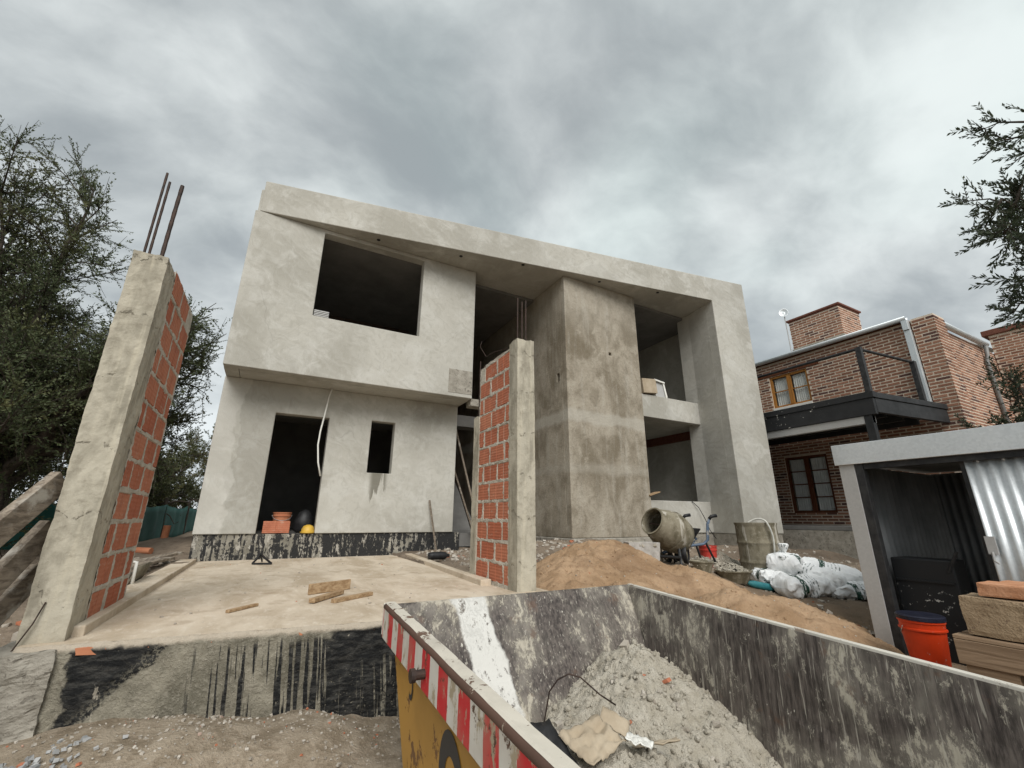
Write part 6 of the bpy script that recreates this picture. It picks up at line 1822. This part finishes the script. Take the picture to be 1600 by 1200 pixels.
limbs = fan((-3.6, 9.4, -0.2), (-3.5, 9.4, 2.0), 15, r1, 2.3, 1.3, 4.4, 0.6, 0.09) + [([(-3.5, 9.4, 1.9), (-3.7, 9.3, 3.9), (-3.55, 9.2, 6.2)], .08), ([(-3.5, 9.4, 1.9), (-4.1, 9.2, 3.6), (-4.5, 9.0, 5.6)], .08), ([(-3.5, 9.4, 1.8), (-2.6, 9.2, 3.0), (-1.65, 8.9, 3.7)], .07), ([(-3.5, 9.4, 1.6), (-2.5, 9.3, 2.4), (-1.6, 9.2, 3.0)], .07), ([(-3.5, 9.4, 1.5), (-2.6, 9.4, 1.8), (-1.9, 9.3, 2.2)], .06)]
build_tree('thorn_tree', 'tall spiky dark thorn tree behind the left wing wall', 'tree', (-3.6, 9.4, -0.3), limbs, 5, .16, 0.55, 34, 0.060, 0.011, LEAF, 0.7, (7, 19), 0.95, 0.28, 0.55, clip=keep_left)
r2 = random.Random(31)
limbs = fan((-6.2, 10.5, -0.3), (-6.1, 10.5, 2.0), 13, r2, 2.6, 1.2, 5.6, 0.6, 0.09)
build_tree('thorn_tree', 'broad thorn tree growing beyond the tall spiky one', 'tree', (-6.2, 10.5, -0.4), limbs, 8, .16, 0.6, 30, 0.065, 0.012, LEAF, 0.7, (6, 15), 1.0, 0.25, 0.55, clip=lambda p: p.z < 5.6)
for i, (x, y, h_, rc, lab) in enumerate([(-3.2, 15.5, 2.6, 1.9, 'olive green bushy tree behind the green fence corner'), (-6.5, 14.5, 2.6, 2.2, 'bushy tree behind the far left fence panel'), (-3.6, 20.0, 3.4, 2.0, 'pale bushy tree standing along the receding fence'), (-9.0, 14.0, 3.0, 2.4, 'wide bushy tree at the end of the green fence'), (-1.6, 27.0, 4.6, 2.6, 'distant loose tree rising beyond the house corner')]):
    r3 = random.Random(50 + i)
    limbs = fan((x, y, -0.2), (x, y, h_ * .45), 12, r3, rc, .5, h_, 0.5, 0.06)
    build_tree('bushy_tree', lab, 'tree', (x, y, -0.3), limbs, 60 + i, .1, 0.6, 26, 0.095, 0.024, LEAF3, 0.5, (5, 11), 0.9, 0.2, 0.7, group='bushy trees beyond the fence', clip=(lambda p: p.x < -2.62 + 0.06 * max(0, p.y - 12.6) and not (p.y < 13.0 + 0.1 * (p.x + 2.5))) if i < 4 else None)
# tree reaching in from the right, and the shrub in front of the brick house
limbs = [([(10.2, 0.2, -0.6), (10.1, 0.25, 1.6), (9.7, 0.4, 3.2), (9.2, 0.5, 4.2)], .14),
         ([(9.4, 0.45, 3.8), (8.5, 0.78, 4.40), (7.72, 1.08, 4.60)], .05), ([(9.4, 0.45, 3.8), (8.5, 0.82, 4.12), (7.85, 1.17, 4.18)], .05), ([(9.2, 0.5, 4.2), (8.6, 0.6, 5.0), (7.95, 0.68, 5.6)], .05),
         ([(9.7, 0.4, 3.2), (8.9, 0.86, 3.4), (8.1, 1.22, 3.36)], .04), ([(9.7, 0.4, 3.4), (9.1, 0.9, 3.65), (8.5, 1.2, 3.75)], .04), ([(9.4, 0.45, 3.9), (9.6, -0.4, 4.8), (9.5, -1.0, 5.4)], .05), ([(9.4, 0.45, 3.9), (10.4, 0.2, 4.8), (11.2, 0.0, 5.3)], .05)]
build_tree('olive_tree', 'dark narrow leaved tree with branches reaching over the shed', 'tree', (10.2, 0.2, -0.7), limbs, 77, .14, 0.34, 26, 0.085, 0.012, LEAF2, 1.1, (6, 10), 0.5, 0.05, 0.55)
limbs = fan((12.2, 2.15, -0.2), (12.2, 2.15, 1.8), 14, random.Random(5), 0.75, 1.8, 3.15, 0.4, 0.05)
build_tree('olive_shrub', 'dark green shrub in front of the brick house side wall', 'shrub', (12.2, 2.15, -0.3), limbs, 79, .08, 0.35, 24, 0.085, 0.014, LEAF2, 1.0, (6, 11), 0.5, 0.15, 0.6)
